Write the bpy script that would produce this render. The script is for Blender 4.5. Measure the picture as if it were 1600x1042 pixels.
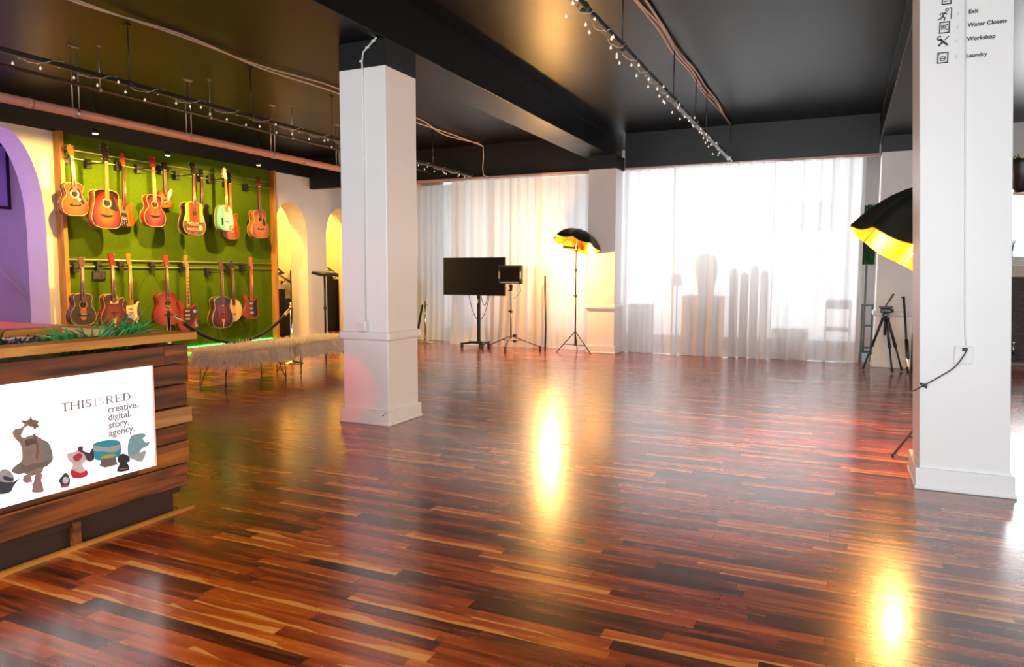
import bpy, bmesh, math, random
from mathutils import Vector, Matrix, Euler

# ------------------------------------------------------------------ camera, world, exposure, lights
S = bpy.context.scene
COL = S.collection
for o in list(bpy.data.objects):
    bpy.data.objects.remove(o)
R_ = math.radians
CAMZ = 1.25
yaw, pit, rol = R_(24.6146), R_(4.6731), R_(0.192)
fw = Vector((-math.sin(yaw) * math.cos(pit), math.cos(yaw) * math.cos(pit), -math.sin(pit)))
rt = Vector((math.cos(yaw), math.sin(yaw), 0))
up = rt.cross(fw)
r2 = rt * math.cos(rol) + up * math.sin(rol)
u2 = -rt * math.sin(rol) + up * math.cos(rol)
cam_d = bpy.data.cameras.new('camera')
cam = bpy.data.objects.new('camera', cam_d)
COL.objects.link(cam)
cam_d.sensor_width = 36
cam_d.lens = 1124.7 / 1600 * 36
cam_d.clip_start = 0.05
M = Matrix((r2, u2, -fw)).transposed().to_4x4()
M.translation = Vector((0, 0, CAMZ))
cam.matrix_world = M
S.camera = cam

S.view_settings.view_transform = 'Standard'
S.view_settings.look = 'None'
S.view_settings.gamma = 1
S.view_settings.use_curve_mapping = False
S.view_settings.exposure = 0.12
S.cycles.max_bounces = 8
S.cycles.diffuse_bounces = 4
S.cycles.glossy_bounces = 4
S.cycles.transparent_max_bounces = 12
S.cycles.sample_clamp_indirect = 6
S.cycles.use_denoising = True
S.cycles.caustics_reflective = False
S.cycles.caustics_refractive = False

W = bpy.data.worlds.new('overcast sky')
S.world = W
W.use_nodes = True
nt = W.node_tree
bg = nt.nodes['Background']
sky = nt.nodes.new('ShaderNodeTexSky')
sky.sky_type = 'PREETHAM'
sky.turbidity = 7
sky.sun_direction = (0.35, -0.5, 0.8)
mixw = nt.nodes.new('ShaderNodeMixRGB')
mixw.inputs[0].default_value = 0.85
nt.links.new(sky.outputs[0], mixw.inputs[1])
mixw.inputs[2].default_value = (0.93, 0.97, 1.0, 1)
nt.links.new(mixw.outputs[0], bg.inputs[0])
bg.inputs[1].default_value = 2.2


def area(name, loc, target, sx, sy, power, color, spread=180):
    d = bpy.data.lights.new(name, 'AREA')
    d.shape = 'RECTANGLE'
    d.size, d.size_y = sx, sy
    d.energy = power
    d.color = color
    d.spread = R_(spread)
    o = bpy.data.objects.new(name, d)
    COL.objects.link(o)
    o.location = loc
    o.rotation_euler = (Vector(target) - Vector(loc)).to_track_quat('-Z', 'Y').to_euler()
    return o


def point(name, loc, power, color, rad=0.05):
    d = bpy.data.lights.new(name, 'POINT')
    d.energy = power
    d.color = color
    d.shadow_soft_size = rad
    o = bpy.data.objects.new(name, d)
    COL.objects.link(o)
    o.location = loc
    return o


def spot(name, loc, target, power, color, angle=60, blend=0.5, rad=0.03):
    d = bpy.data.lights.new(name, 'SPOT')
    d.energy = power
    d.color = color
    d.spot_size = R_(angle)
    d.spot_blend = blend
    d.shadow_soft_size = rad
    o = bpy.data.objects.new(name, d)
    COL.objects.link(o)
    o.location = loc
    o.rotation_euler = (Vector(target) - Vector(loc)).to_track_quat('-Z', 'Y').to_euler()
    return o


# daylight entering by the windows of the room
area('daylight back window', (-1.7, 13.35, 1.75), (-1.7, 0, 1.6), 4.2, 3.1, 165, (0.93, 0.97, 1.0))
area('daylight front windows', (-1.2, -3.3, 1.6), (-1.2, 5, 1.3), 6.4, 2.2, 250, (0.72, 0.88, 1.0), 120)
area('daylight right windows', (5.15, 5.0, 1.7), (0, 5.6, 1.2), 6.5, 2.4, 70, (0.78, 0.93, 1.0))
area('daylight fireplace window', (3.1, 13.35, 2.05), (2.6, 0, 1.4), 2.2, 1.2, 110, (0.95, 0.98, 1.0))
area('cool fill back left window', (-6.0, 13.35, 1.6), (-6.0, 0, 1.6), 3.0, 2.4, 40, (0.84, 0.95, 1.0))  # cool fill for the left curtains, through an added window
# stair hall lamps and the counter's coloured floods
point('stair hall purple lamp', (-10.55, 4.9, 1.9), 34, (0.20, 0.07, 1.0), 0.15)
point('stair hall lamp', (-10.5, 11.0, 3.25), 420, (1.0, 0.46, 0.055), 0.1)
point('stair hall lamp far', (-10.5, 13.4, 3.25), 300, (1.0, 0.46, 0.055), 0.1)


# ------------------------------------------------------------------ materials
def new_mat(name):
    m = bpy.data.materials.new(name)
    m.use_nodes = True
    t = m.node_tree
    return m, t, t.nodes['Principled BSDF']


def N(t, typ, **kw):
    n = t.nodes.new(typ)
    for k, v in kw.items():
        setattr(n, k, v)
    return n


def L(t, a, b):
    t.links.new(a, b)


_mc = {}


def mat(name, col, rough=0.5, metal=0.0, var=0.12, scale=14, bump=0.0, coat=0.0, spec=0.5, emis=None, es=0, trans=0):
    if name in _mc:
        return _mc[name]
    m, t, b = new_mat(name)
    b.inputs['Roughness'].default_value = rough
    b.inputs['Metallic'].default_value = metal
    b.inputs['Coat Weight'].default_value = coat
    b.inputs['Coat Roughness'].default_value = 0.1
    b.inputs['Specular IOR Level'].default_value = spec
    b.inputs['Transmission Weight'].default_value = trans
    tc = N(t, 'ShaderNodeTexCoord')
    no = N(t, 'ShaderNodeTexNoise')
    no.inputs['Scale'].default_value = scale
    no.inputs['Detail'].default_value = 4
    L(t, tc.outputs['Object'], no.inputs['Vector'])
    mx = N(t, 'ShaderNodeMixRGB')
    c = Vector(col)
    mx.inputs[1].default_value = (*(c * (1 - var)), 1)
    mx.inputs[2].default_value = (*[min(1, x) for x in c * (1 + var)], 1)
    L(t, no.outputs['Fac'], mx.inputs[0])
    L(t, mx.outputs[0], b.inputs['Base Color'])
    if bump:
        bp = N(t, 'ShaderNodeBump')
        bp.inputs['Strength'].default_value = bump
        bp.inputs['Distance'].default_value = 0.01
        L(t, no.outputs['Fac'], bp.inputs['Height'])
        L(t, bp.outputs[0], b.inputs['Normal'])
    if emis:
        b.inputs['Emission Color'].default_value = (*emis, 1)
        b.inputs['Emission Strength'].default_value = es
    _mc[name] = m
    return m


def ramp(t, stops, interp='LINEAR'):
    r = N(t, 'ShaderNodeValToRGB')
    r.color_ramp.interpolation = interp
    e = r.color_ramp.elements
    while len(e) > 1:
        e.remove(e[-1])
    e[0].position = stops[0][0]
    e[0].color = (*stops[0][1], 1)
    for p, c in stops[1:]:
        x = e.new(p)
        x.color = (*c, 1)
    return r


def math_n(t, op, a, b=None):
    n = N(t, 'ShaderNodeMath', operation=op)
    for i, v in enumerate((a, b)):
        if v is None:
            continue
        if isinstance(v, (int, float)):
            n.inputs[i].default_value = v
        else:
            L(t, v, n.inputs[i])
    return n.outputs[0]


def floor_material():
    m, t, b = new_mat('glossy strip parquet')
    tc = N(t, 'ShaderNodeTexCoord')
    sp = N(t, 'ShaderNodeSeparateXYZ')
    L(t, tc.outputs['Object'], sp.inputs[0])
    w, ln = 0.066, 0.52
    yy = math_n(t, 'DIVIDE', sp.outputs['Y'], w)
    row = math_n(t, 'FLOOR', yy)
    wn = N(t, 'ShaderNodeTexWhiteNoise', noise_dimensions='1D')
    L(t, row, wn.inputs['W'])
    xx = math_n(t, 'ADD', math_n(t, 'DIVIDE', sp.outputs['X'], ln), math_n(t, 'MULTIPLY', wn.outputs['Value'], 17.3))
    colm = math_n(t, 'FLOOR', xx)
    cv = N(t, 'ShaderNodeCombineXYZ')
    L(t, row, cv.inputs[0])
    L(t, colm, cv.inputs[1])
    w2 = N(t, 'ShaderNodeTexWhiteNoise', noise_dimensions='2D')
    L(t, cv.outputs[0], w2.inputs['Vector'])
    # grain drawn along each strip
    gv = N(t, 'ShaderNodeCombineXYZ')
    L(t, math_n(t, 'MULTIPLY', sp.outputs['X'], 2.2), gv.inputs[0])
    L(t, math_n(t, 'MULTIPLY', sp.outputs['Y'], 26.0), gv.inputs[1])
    L(t, math_n(t, 'MULTIPLY', w2.outputs['Value'], 40.0), gv.inputs[2])
    g = N(t, 'ShaderNodeTexNoise')
    g.inputs['Scale'].default_value = 1.0
    g.inputs['Detail'].default_value = 6
    g.inputs['Distortion'].default_value = 0.6
    L(t, gv.outputs[0], g.inputs['Vector'])
    base = ramp(t, [(0.0, (0.012, 0.003, 0.001)), (0.28, (0.06, 0.010, 0.002)), (0.52, (0.25, 0.034, 0.0025)), (0.78, (0.48, 0.086, 0.005)), (1.0, (0.66, 0.18, 0.014))])
    val = math_n(t, 'ADD', math_n(t, 'MULTIPLY', w2.outputs['Value'], 0.55), math_n(t, 'MULTIPLY', math_n(t, 'SUBTRACT', g.outputs['Fac'], 0.28), 1.05))
    L(t, val, base.inputs[0])
    # pale sapwood running along one edge of some strips
    fr = math_n(t, 'FRACT', yy)
    wave = N(t, 'ShaderNodeTexNoise')
    wv = N(t, 'ShaderNodeCombineXYZ')
    L(t, math_n(t, 'MULTIPLY', sp.outputs['X'], 3.0), wv.inputs[0])
    L(t, math_n(t, 'MULTIPLY', w2.outputs['Value'], 91.0), wv.inputs[1])
    L(t, wv.outputs[0], wave.inputs['Vector'])
    wave.inputs['Scale'].default_value = 1.0
    thr = math_n(t, 'SUBTRACT', math_n(t, 'ADD', w2.outputs['Value'], math_n(t, 'MULTIPLY', wave.outputs['Fac'], 0.7)), 1.16)
    sap = math_n(t, 'LESS_THAN', fr, math_n(t, 'MULTIPLY', thr, 2.4))
    mx = N(t, 'ShaderNodeMixRGB')
    L(t, math_n(t, 'MULTIPLY', sap, 0.85), mx.inputs[0])
    L(t, base.outputs[0], mx.inputs[1])
    mx.inputs[2].default_value = (0.76, 0.32, 0.06, 1)
    # joints
    j1 = math_n(t, 'LESS_THAN', fr, 0.03)
    j2 = math_n(t, 'LESS_THAN', math_n(t, 'FRACT', xx), 0.006)
    jj = math_n(t, 'MAXIMUM', j1, j2)
    mj = N(t, 'ShaderNodeMixRGB')
    L(t, math_n(t, 'MULTIPLY', jj, 0.45), mj.inputs[0])
    L(t, mx.outputs[0], mj.inputs[1])
    mj.inputs[2].default_value = (0.02, 0.006, 0.003, 1)
    L(t, mj.outputs[0], b.inputs['Base Color'])
    rn = math_n(t, 'ADD', 0.20, math_n(t, 'MULTIPLY', g.outputs['Fac'], 0.12))
    L(t, rn, b.inputs['Roughness'])
    b.inputs['Coat Weight'].default_value = 0.45
    b.inputs['Coat Roughness'].default_value = 0.16
    b.inputs['Specular IOR Level'].default_value = 0.65
    bp = N(t, 'ShaderNodeBump')
    bp.inputs['Strength'].default_value = 0.12
    bp.inputs['Distance'].default_value = 0.002
    L(t, g.outputs['Fac'], bp.inputs['Height'])
    L(t, bp.outputs[0], b.inputs['Normal'])
    return m


def wood_mat(name, dark, light, axis='Y', scale=1.0, rough=0.55):
    if name in _mc:
        return _mc[name]
    m, t, b = new_mat(name)
    tc = N(t, 'ShaderNodeTexCoord')
    mp = N(t, 'ShaderNodeMapping')
    L(t, tc.outputs['Object'], mp.inputs[0])
    sc = {'X': (1.5, 22, 22), 'Y': (22, 1.5, 22), 'Z': (22, 22, 1.5)}[axis]
    mp.inputs['Scale'].default_value = [s * scale for s in sc]
    oi = N(t, 'ShaderNodeObjectInfo')
    ad = N(t, 'ShaderNodeVectorMath', operation='ADD')
    L(t, mp.outputs[0], ad.inputs[0])
    cb = N(t, 'ShaderNodeCombineXYZ')
    for i in range(3):
        L(t, math_n(t, 'MULTIPLY', oi.outputs['Random'], 37.0 + 11 * i), cb.inputs[i])
    L(t, cb.outputs[0], ad.inputs[1])
    n = N(t, 'ShaderNodeTexNoise')
    n.inputs['Scale'].default_value = 1
    n.inputs['Detail'].default_value = 7
    n.inputs['Distortion'].default_value = 1.2
    L(t, ad.outputs[0], n.inputs['Vector'])
    d, l = Vector(dark), Vector(light)
    r = ramp(t, [(0.34, d), (0.48, d * .55 + l * .45), (0.62, l)])
    L(t, n.outputs['Fac'], r.inputs[0])
    L(t, r.outputs[0], b.inputs['Base Color'])
    b.inputs['Roughness'].default_value = rough
    bp = N(t, 'ShaderNodeBump')
    bp.inputs['Strength'].default_value = 0.3
    bp.inputs['Distance'].default_value = 0.004
    L(t, n.outputs['Fac'], bp.inputs['Height'])
    L(t, bp.outputs[0], b.inputs['Normal'])
    _mc[name] = m
    return m


def burst_mat(name, stops, cx, cz, rx, rz, rough=0.18):
    """sunburst lacquer: colour by distance from the centre of the guitar's belly"""
    m, t, b = new_mat(name)
    tc = N(t, 'ShaderNodeTexCoord')
    sp = N(t, 'ShaderNodeSeparateXYZ')
    L(t, tc.outputs['Object'], sp.inputs[0])
    dx = math_n(t, 'DIVIDE', math_n(t, 'SUBTRACT', sp.outputs['X'], cx), rx)
    dz = math_n(t, 'DIVIDE', math_n(t, 'SUBTRACT', sp.outputs['Z'], cz), rz)
    d = math_n(t, 'SQRT', math_n(t, 'ADD', math_n(t, 'MULTIPLY', dx, dx), math_n(t, 'MULTIPLY', dz, dz)))
    n = N(t, 'ShaderNodeTexNoise')
    n.inputs['Scale'].default_value = 9
    L(t, tc.outputs['Object'], n.inputs['Vector'])
    f = math_n(t, 'ADD', d, math_n(t, 'MULTIPLY', math_n(t, 'SUBTRACT', n.outputs['Fac'], 0.5), 0.08))
    r = ramp(t, stops)
    L(t, f, r.inputs[0])
    L(t, r.outputs[0], b.inputs['Base Color'])
    b.inputs['Roughness'].default_value = rough
    b.inputs['Coat Weight'].default_value = 0.4
    return m


def curtain_mat():
    m = bpy.data.materials.new('sheer white voile')
    m.use_nodes = True
    t = m.node_tree
    t.nodes.clear()
    out = N(t, 'ShaderNodeOutputMaterial')
    tc = N(t, 'ShaderNodeTexCoord')
    no = N(t, 'ShaderNodeTexNoise')
    no.inputs['Scale'].default_value = 220
    L(t, tc.outputs['Object'], no.inputs['Vector'])
    r = ramp(t, [(0.3, (0.80, 0.80, 0.80)), (0.7, (0.9, 0.9, 0.9))])
    L(t, no.outputs['Fac'], r.inputs[0])
    d = N(t, 'ShaderNodeBsdfDiffuse')
    tl = N(t, 'ShaderNodeBsdfTranslucent')
    L(t, r.outputs[0], d.inputs[0])
    L(t, r.outputs[0], tl.inputs[0])
    m1 = N(t, 'ShaderNodeMixShader')
    m1.inputs[0].default_value = 0.5
    L(t, d.outputs[0], m1.inputs[1])
    L(t, tl.outputs[0], m1.inputs[2])
    tr = N(t, 'ShaderNodeBsdfTransparent')
    m2 = N(t, 'ShaderNodeMixShader')
    m2.inputs[0].default_value = 0.115
    L(t, m1.outputs[0], m2.inputs[1])
    L(t, tr.outputs[0], m2.inputs[2])
    L(t, m2.outputs[0], out.inputs[0])
    return m


FLOOR = floor_material()
WHITE = mat('white wall paint', (0.80, 0.79, 0.77), 0.55, var=0.03, scale=5, bump=0.05)
PILLAR = mat('white pillar gloss paint', (0.82, 0.82, 0.81), 0.38, var=0.025, scale=4, bump=0.05)
BLACKCEIL = mat('charcoal ceiling paint', (0.005, 0.005, 0.0052), 0.36, var=0.35, scale=3, bump=0.22, spec=0.19)
BLACKWALL = mat('charcoal bulkhead paint', (0.008, 0.010, 0.0095), 0.45, var=0.2, scale=3, bump=0.1)
BLK = mat('black powder coat', (0.012, 0.012, 0.013), 0.4, var=0.2)
BLKP = mat('black plastic', (0.015, 0.015, 0.016), 0.35, var=0.15)
DARKM = mat('dark grey metal', (0.06, 0.06, 0.062), 0.35, 0.8)
CHROME = mat('polished steel', (0.72, 0.70, 0.67), 0.18, 1.0, var=0.05)
BRASS = mat('warm brushed metal', (0.75, 0.58, 0.38), 0.25, 1.0, var=0.08)
STEEL = mat('galvanised rod', (0.55, 0.52, 0.48), 0.35, 0.9, var=0.1)
PINKPIPE = mat('dusty pink painted pipe', (0.62, 0.33, 0.25), 0.4, var=0.08)
CABLEW = mat('pale cable jacket', (0.62, 0.50, 0.42), 0.45, var=0.1)
COPPER = mat('copper coloured conduit', (0.48, 0.25, 0.15), 0.35, 0.4, var=0.15)
PINE = wood_mat('pale pine board', (0.46, 0.17, 0.022), (0.70, 0.32, 0.05), 'Y', 0.6, 0.45)
PINEZ = wood_mat('upright pine board', (0.40, 0.16, 0.03), (0.60, 0.29, 0.07), 'Z', 0.6, 0.45)
PLANKS = [wood_mat('charred plank', (0.030, 0.008, 0.002), (0.21, 0.052, 0.008), 'Y', 0.8),
          wood_mat('brown plank', (0.07, 0.018, 0.003), (0.36, 0.10, 0.012), 'Y', 0.8),
          wood_mat('orange plank', (0.16, 0.045, 0.006), (0.52, 0.17, 0.02), 'Y', 0.8),
          wood_mat('honey plank', (0.36, 0.15, 0.04), (0.56, 0.28, 0.09), 'Y', 0.8)]
DARKWOOD = mat('brown plinth board', (0.045, 0.016, 0.007), 0.7, var=0.3)
GREENFELT = mat('moss green felt', (0.078, 0.138, 0.005), 0.95, var=0.25, scale=40, bump=0.3, spec=0.1)
BULB = mat('frosted fairy bulb', (0.85, 0.80, 0.75), 0.25, var=0.02, emis=(1.0, 0.82, 0.62), es=0.35)
GREYTXT = mat('grey print', (0.30, 0.30, 0.31), 0.6, var=0.05)
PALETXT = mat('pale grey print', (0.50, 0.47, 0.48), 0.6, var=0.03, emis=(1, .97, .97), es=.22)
BLKTXT = mat('black vinyl print', (0.02, 0.025, 0.025), 0.5, var=0.05)
FAINTTXT = mat('faint grey vinyl print', (0.5, 0.54, 0.53), 0.5, var=0.05)
VOILE = curtain_mat()
CREAM = mat('cream binding', (0.40, 0.28, 0.13), 0.35, var=0.06)
PEARL = mat('pearl inlay', (0.85, 0.80, 0.66), 0.25, var=0.08)
MAPLE = mat('lacquered maple neck', (0.38, 0.17, 0.025), 0.25, var=0.12, scale=30, coat=0.3)
ROSEW = mat('rosewood board', (0.10, 0.035, 0.015), 0.45, var=0.3, scale=40)
MAHOG = mat('mahogany neck', (0.12, 0.030, 0.008), 0.3, var=0.2, scale=30, coat=0.2)
EBONY = mat('black lacquer', (0.012, 0.010, 0.010), 0.2, var=0.1, coat=0.4)
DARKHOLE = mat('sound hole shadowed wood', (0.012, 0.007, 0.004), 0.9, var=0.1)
GOLDP = mat('gold hardware', (0.85, 0.60, 0.22), 0.25, 1.0, var=0.05)


# ------------------------------------------------------------------ mesh helpers
class MB:
    def __init__(self):
        self.bm = bmesh.new()

    def box(self, c, s, rot=None, bevel=0):
        vs = []
        for x in (-.5, .5):
            for y in (-.5, .5):
                for z in (-.5, .5):
                    v = Vector((x * s[0], y * s[1], z * s[2]))
                    if rot is not None:
                        v = rot @ v
                    vs.append(self.bm.verts.new(v + Vector(c)))
        fs = [(0, 1, 3, 2), (4, 6, 7, 5), (0, 4, 5, 1), (2, 3, 7, 6), (0, 2, 6, 4), (1, 5, 7, 3)]
        faces = [self.bm.faces.new([vs[i] for i in f]) for f in fs]
        if bevel:
            es = {e for f in faces for e in f.edges}
            bmesh.ops.bevel(self.bm, geom=list(es), offset=bevel, segments=2, affect='EDGES', profile=0.5)
        return self

    def bb(self, x0, x1, y0, y1, z0, z1, bevel=0):
        return self.box(((x0 + x1) / 2, (y0 + y1) / 2, (z0 + z1) / 2), (x1 - x0, y1 - y0, z1 - z0), None, bevel)

    def tube(self, pts, r, seg=8, closed=False, smooth=True):
        pts = [Vector(p) for p in pts]
        n = len(pts)
        rs = r if isinstance(r, (list, tuple)) else [r] * n
        rings = []
        prev = None
        for i, p in enumerate(pts):
            if closed:
                d = pts[(i + 1) % n] - pts[i - 1]
            else:
                d = pts[min(i + 1, n - 1)] - pts[max(i - 1, 0)]
            d.normalize()
            if prev is None:
                a = Vector((0, 0, 1)) if abs(d.z) < 0.9 else Vector((1, 0, 0))
                u = d.cross(a).normalized()
            else:
                u = (prev - d * prev.dot(d)).normalized()
            prev = u
            w = d.cross(u)
            rings.append([self.bm.verts.new(p + (u * math.cos(2 * math.pi * k / seg) + w * math.sin(2 * math.pi * k / seg)) * rs[i]) for k in range(seg)])
        m = n if closed else n - 1
        for i in range(m):
            a, b = rings[i], rings[(i + 1) % n]
            for k in range(seg):
                f = self.bm.faces.new((a[k], a[(k + 1) % seg], b[(k + 1) % seg], b[k]))
                f.smooth = smooth
        if not closed:
            self.bm.faces.new(list(reversed(rings[0])))
            self.bm.faces.new(rings[-1])
        return self

    def cyl(self, p0, p1, r, seg=12):
        return self.tube([p0, p1], r, seg)

    def lathe(self, prof, c=(0, 0, 0), seg=20, mtx=None):
        rings = []
        for (r, z) in prof:
            ring = []
            for k in range(seg):
                v = Vector((max(r, 1e-4) * math.cos(2 * math.pi * k / seg), max(r, 1e-4) * math.sin(2 * math.pi * k / seg), z))
                if mtx is not None:
                    v = mtx @ v
                ring.append(self.bm.verts.new(v + Vector(c)))
            rings.append(ring)
        for i in range(len(rings) - 1):
            for k in range(seg):
                f = self.bm.faces.new((rings[i][k], rings[i][(k + 1) % seg], rings[i + 1][(k + 1) % seg], rings[i + 1][k]))
                f.smooth = True
        self.bm.faces.new(list(reversed(rings[0])))
        self.bm.faces.new(rings[-1])
        return self

    def sphere(self, c, r, seg=10, sc=(1, 1, 1)):
        n = max(4, seg // 2)
        prof = [(r * math.sin(math.pi * i / n), -r * math.cos(math.pi * i / n)) for i in range(n + 1)]
        m = Matrix.Diagonal(Vector(sc))
        return self.lathe(prof, c, seg, m)

    def prism(self, pts, y0, y1, flip=False):
        """outline in x,z extruded along y from y0 (front) to y1"""
        a = [self.bm.verts.new((p[0], y0, p[1])) for p in pts]
        b = [self.bm.verts.new((p[0], y1, p[1])) for p in pts]
        n = len(pts)
        self.bm.faces.new(a)
        self.bm.faces.new(list(reversed(b)))
        for i in range(n):
            self.bm.faces.new((a[i], b[i], b[(i + 1) % n], a[(i + 1) % n]))
        return self

    def plate(self, origin, ux, uy, pts, th):
        """outline on the plane (origin, ux, uy) extruded along its normal"""
        o, ux, uy = Vector(origin), Vector(ux), Vector(uy)
        nn = ux.cross(uy).normalized() * th
        a = [self.bm.verts.new(o + ux * p[0] + uy * p[1] + nn) for p in pts]
        b = [self.bm.verts.new(o + ux * p[0] + uy * p[1]) for p in pts]
        n = len(pts)
        self.bm.faces.new(a)
        self.bm.faces.new(list(reversed(b)))
        for i in range(n):
            self.bm.faces.new((a[i], b[i], b[(i + 1) % n], a[(i + 1) % n]))
        return self

    def tri(self, a, b, c):
        self.bm.faces.new([self.bm.verts.new(p) for p in (a, b, c)])

    def mark(self, i):
        # faces added since the last mark take material slot i
        fs = list(self.bm.faces)
        for f in fs[getattr(self, 'done', 0):]:
            f.material_index = i
        self.done = len(fs)
        return self

    def build(self, name, m, parent=None, smooth=False, loc=None):
        me = bpy.data.meshes.new(name)
        bmesh.ops.recalc_face_normals(self.bm, faces=self.bm.faces)
        if smooth:
            for f in self.bm.faces:
                f.smooth = True
        self.bm.to_mesh(me)
        self.bm.free()
        for mm in (m if isinstance(m, (list, tuple)) else [m]):
            me.materials.append(mm)
        o = bpy.data.objects.new(name, me)
        COL.objects.link(o)
        if parent is not None:
            o.parent = parent
        if loc is not None:
            o.location = loc
        return o


def tag(o, label=None, cat=None, group=None, kind=None):
    if label:
        o['label'] = label
    if cat:
        o['category'] = cat
    if group:
        o['group'] = group
    if kind:
        o['kind'] = kind
    return o


def empty(name, loc, label, cat, group=None, rz=0):
    o = bpy.data.objects.new(name, None)
    COL.objects.link(o)
    o.empty_display_size = 0.1
    o.location = loc
    o.rotation_euler = (0, 0, rz)
    return tag(o, label, cat, group)


def struct(o, label=None):
    o['kind'] = 'structure'
    if label:
        o['label'] = label
    return o


def copy_tree(o, parent=None):
    c = o.copy()
    COL.objects.link(c)
    if parent is not None:
        c.parent = parent
    for ch in list(o.children):
        copy_tree(ch, c)
    return c


def text(name, body, size, loc, rot, m, parent, bold=0.0, ex=0.0008):
    cu = bpy.data.curves.new(name, 'FONT')
    cu.body = body
    cu.size = size
    cu.extrude = ex
    cu.offset = bold
    cu.materials.append(m)
    tmp = bpy.data.objects.new(name, cu)
    COL.objects.link(tmp)
    bpy.context.view_layer.update()
    me = bpy.data.meshes.new_from_object(tmp.evaluated_get(bpy.context.evaluated_depsgraph_get()))
    bpy.data.objects.remove(tmp)
    me.name = name
    o = bpy.data.objects.new(name, me)
    COL.objects.link(o)
    o.location = loc
    o.rotation_euler = rot
    if parent is not None:
        o.parent = parent
    return o


def spline(pts, sub=6, closed=True):
    out = []
    n = len(pts)
    rng = range(n) if closed else range(n - 1)
    for i in rng:
        if closed:
            p0, p1, p2, p3 = pts[i - 1], pts[i], pts[(i + 1) % n], pts[(i + 2) % n]
        else:
            p0, p1, p2, p3 = pts[max(i - 1, 0)], pts[i], pts[i + 1], pts[min(i + 2, n - 1)]
        for k in range(sub):
            t = k / sub
            out.append(tuple(0.5 * (2 * b + (c - a) * t + (2 * a - 5 * b + 4 * c - d) * t * t + (3 * b - a - 3 * c + d) * t ** 3)
                             for a, b, c, d in zip(p0, p1, p2, p3)))
    if not closed:
        out.append(tuple(pts[-1]))
    return out


# ------------------------------------------------------------------ the room
XL, XR, YF, YB, ZC = -9.725, 5.0, -3.0, 13.0, 3.52
struct(MB().bb(-11.6, XR + .2, YF - .2, 15.2, -0.1, 0).build('floor', FLOOR), 'glossy red brown parquet floor')
struct(MB().bb(-11.6, XR + .2, YF - .2, 15.2, ZC, ZC + .12).build('ceiling', BLACKCEIL), 'glossy charcoal ceiling')


def arch_pts(y0, y1, zs, zt, n=16):
    """opening outline from the floor up, over the arch and down"""
    pts = [(y0, 0), (y0, zs)]
    cy, ry = (y0 + y1) / 2, (y1 - y0) / 2
    for i in range(1, n):
        a = math.pi * i / n
        pts.append((cy - ry * math.cos(a), zs + (zt - zs) * math.sin(a)))
    return pts + [(y1, zs), (y1, 0)]


def wall_with_arches(name, x0, x1, ya, yb, z1, arches, m):
    """wall in the y,z plane, one strip of faces per arch so every face stays simple"""
    b = MB()
    y = ya
    for (a0, a1, zs, zt) in arches:
        if a0 > y:
            b.bb(x0, x1, y, a0, 0, z1)
        ap = arch_pts(a0, a1, zs, zt)[1:-1]
        for p, q in zip(ap[:-1], ap[1:]):
            vs = [b.bm.verts.new((x, *v)) for x in (x1, x0) for v in (p, q, (q[0], z1), (p[0], z1))]
            for f in ((0, 1, 2, 3), (7, 6, 5, 4), (0, 4, 5, 1), (2, 6, 7, 3)):
                b.bm.faces.new([vs[i] for i in f])
        y = a1
    b.bb(x0, x1, y, yb, 0, z1)
    bmesh.ops.remove_doubles(b.bm, verts=b.bm.verts, dist=1e-5)
    return b.build(name, m)


ZW = 3.15
struct(wall_with_arches('wall_left', XL - .42, XL, YF, 15.0, ZW, [(5.2, 6.24, 1.85, 3.1), (10.5, 11.42, 2.02, 2.63), (12.0, 12.92, 2.02, 2.63)], WHITE), 'white left wall with arched openings')
struct(MB().bb(XL - .42, XL + .03, YF, 15.0, ZW, ZC).build('trim_1', BLACKWALL), 'charcoal bulkhead above the left wall')
struct(MB().bb(-11.6, -11.2, YF, 15.2, 0, ZC).build('wall_hall', WHITE), 'white wall of the stair hall')
struct(MB().bb(-11.2, XL - .42, 6.9, 7.1, 0, ZC).build('wall_divider', WHITE), 'white cross wall between the stair halls')
struct(MB().bb(-11.2, XL - .42, 14.9, 15.1, 0, ZC).build('wall_hall_end', WHITE), 'white end wall of the stair hall')
struct(MB().bb(-11.2, XL - .42, YF - .1, YF + .1, 0, ZC).build('wall_hall_front', WHITE), 'white front end wall of the stair hall')


def wall_y(name, x0, x1, ya, yb, wins, m):
    """wall facing -y/+y with rectangular window openings (x0,x1,z0,z1)"""
    b = MB()
    x = x0
    for (a, c, z0, z1) in wins:
        if a > x:
            b.bb(x, a, ya, yb, 0, ZC)
        b.bb(a, c, ya, yb, 0, z0)
        b.bb(a, c, ya, yb, z1, ZC)
        x = c
    b.bb(x, x1, ya, yb, 0, ZC)
    return b.build(name, m)


GLASS = bpy.data.materials.new('window glass')
GLASS.use_nodes = True
_t = GLASS.node_tree
_t.nodes.clear()
_o, _g, _tr, _m = N(_t, 'ShaderNodeOutputMaterial'), N(_t, 'ShaderNodeBsdfGlossy'), N(_t, 'ShaderNodeBsdfTransparent'), N(_t, 'ShaderNodeMixShader')
_g.inputs['Roughness'].default_value = 0.03
_lw = N(_t, 'ShaderNodeFresnel')
_lw.inputs[0].default_value = 1.3
L(_t, _lw.outputs[0], _m.inputs[0])
L(_t, _tr.outputs[0], _m.inputs[1])
L(_t, _g.outputs[0], _m.inputs[2])
L(_t, _m.outputs[0], _o.inputs[0])


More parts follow.
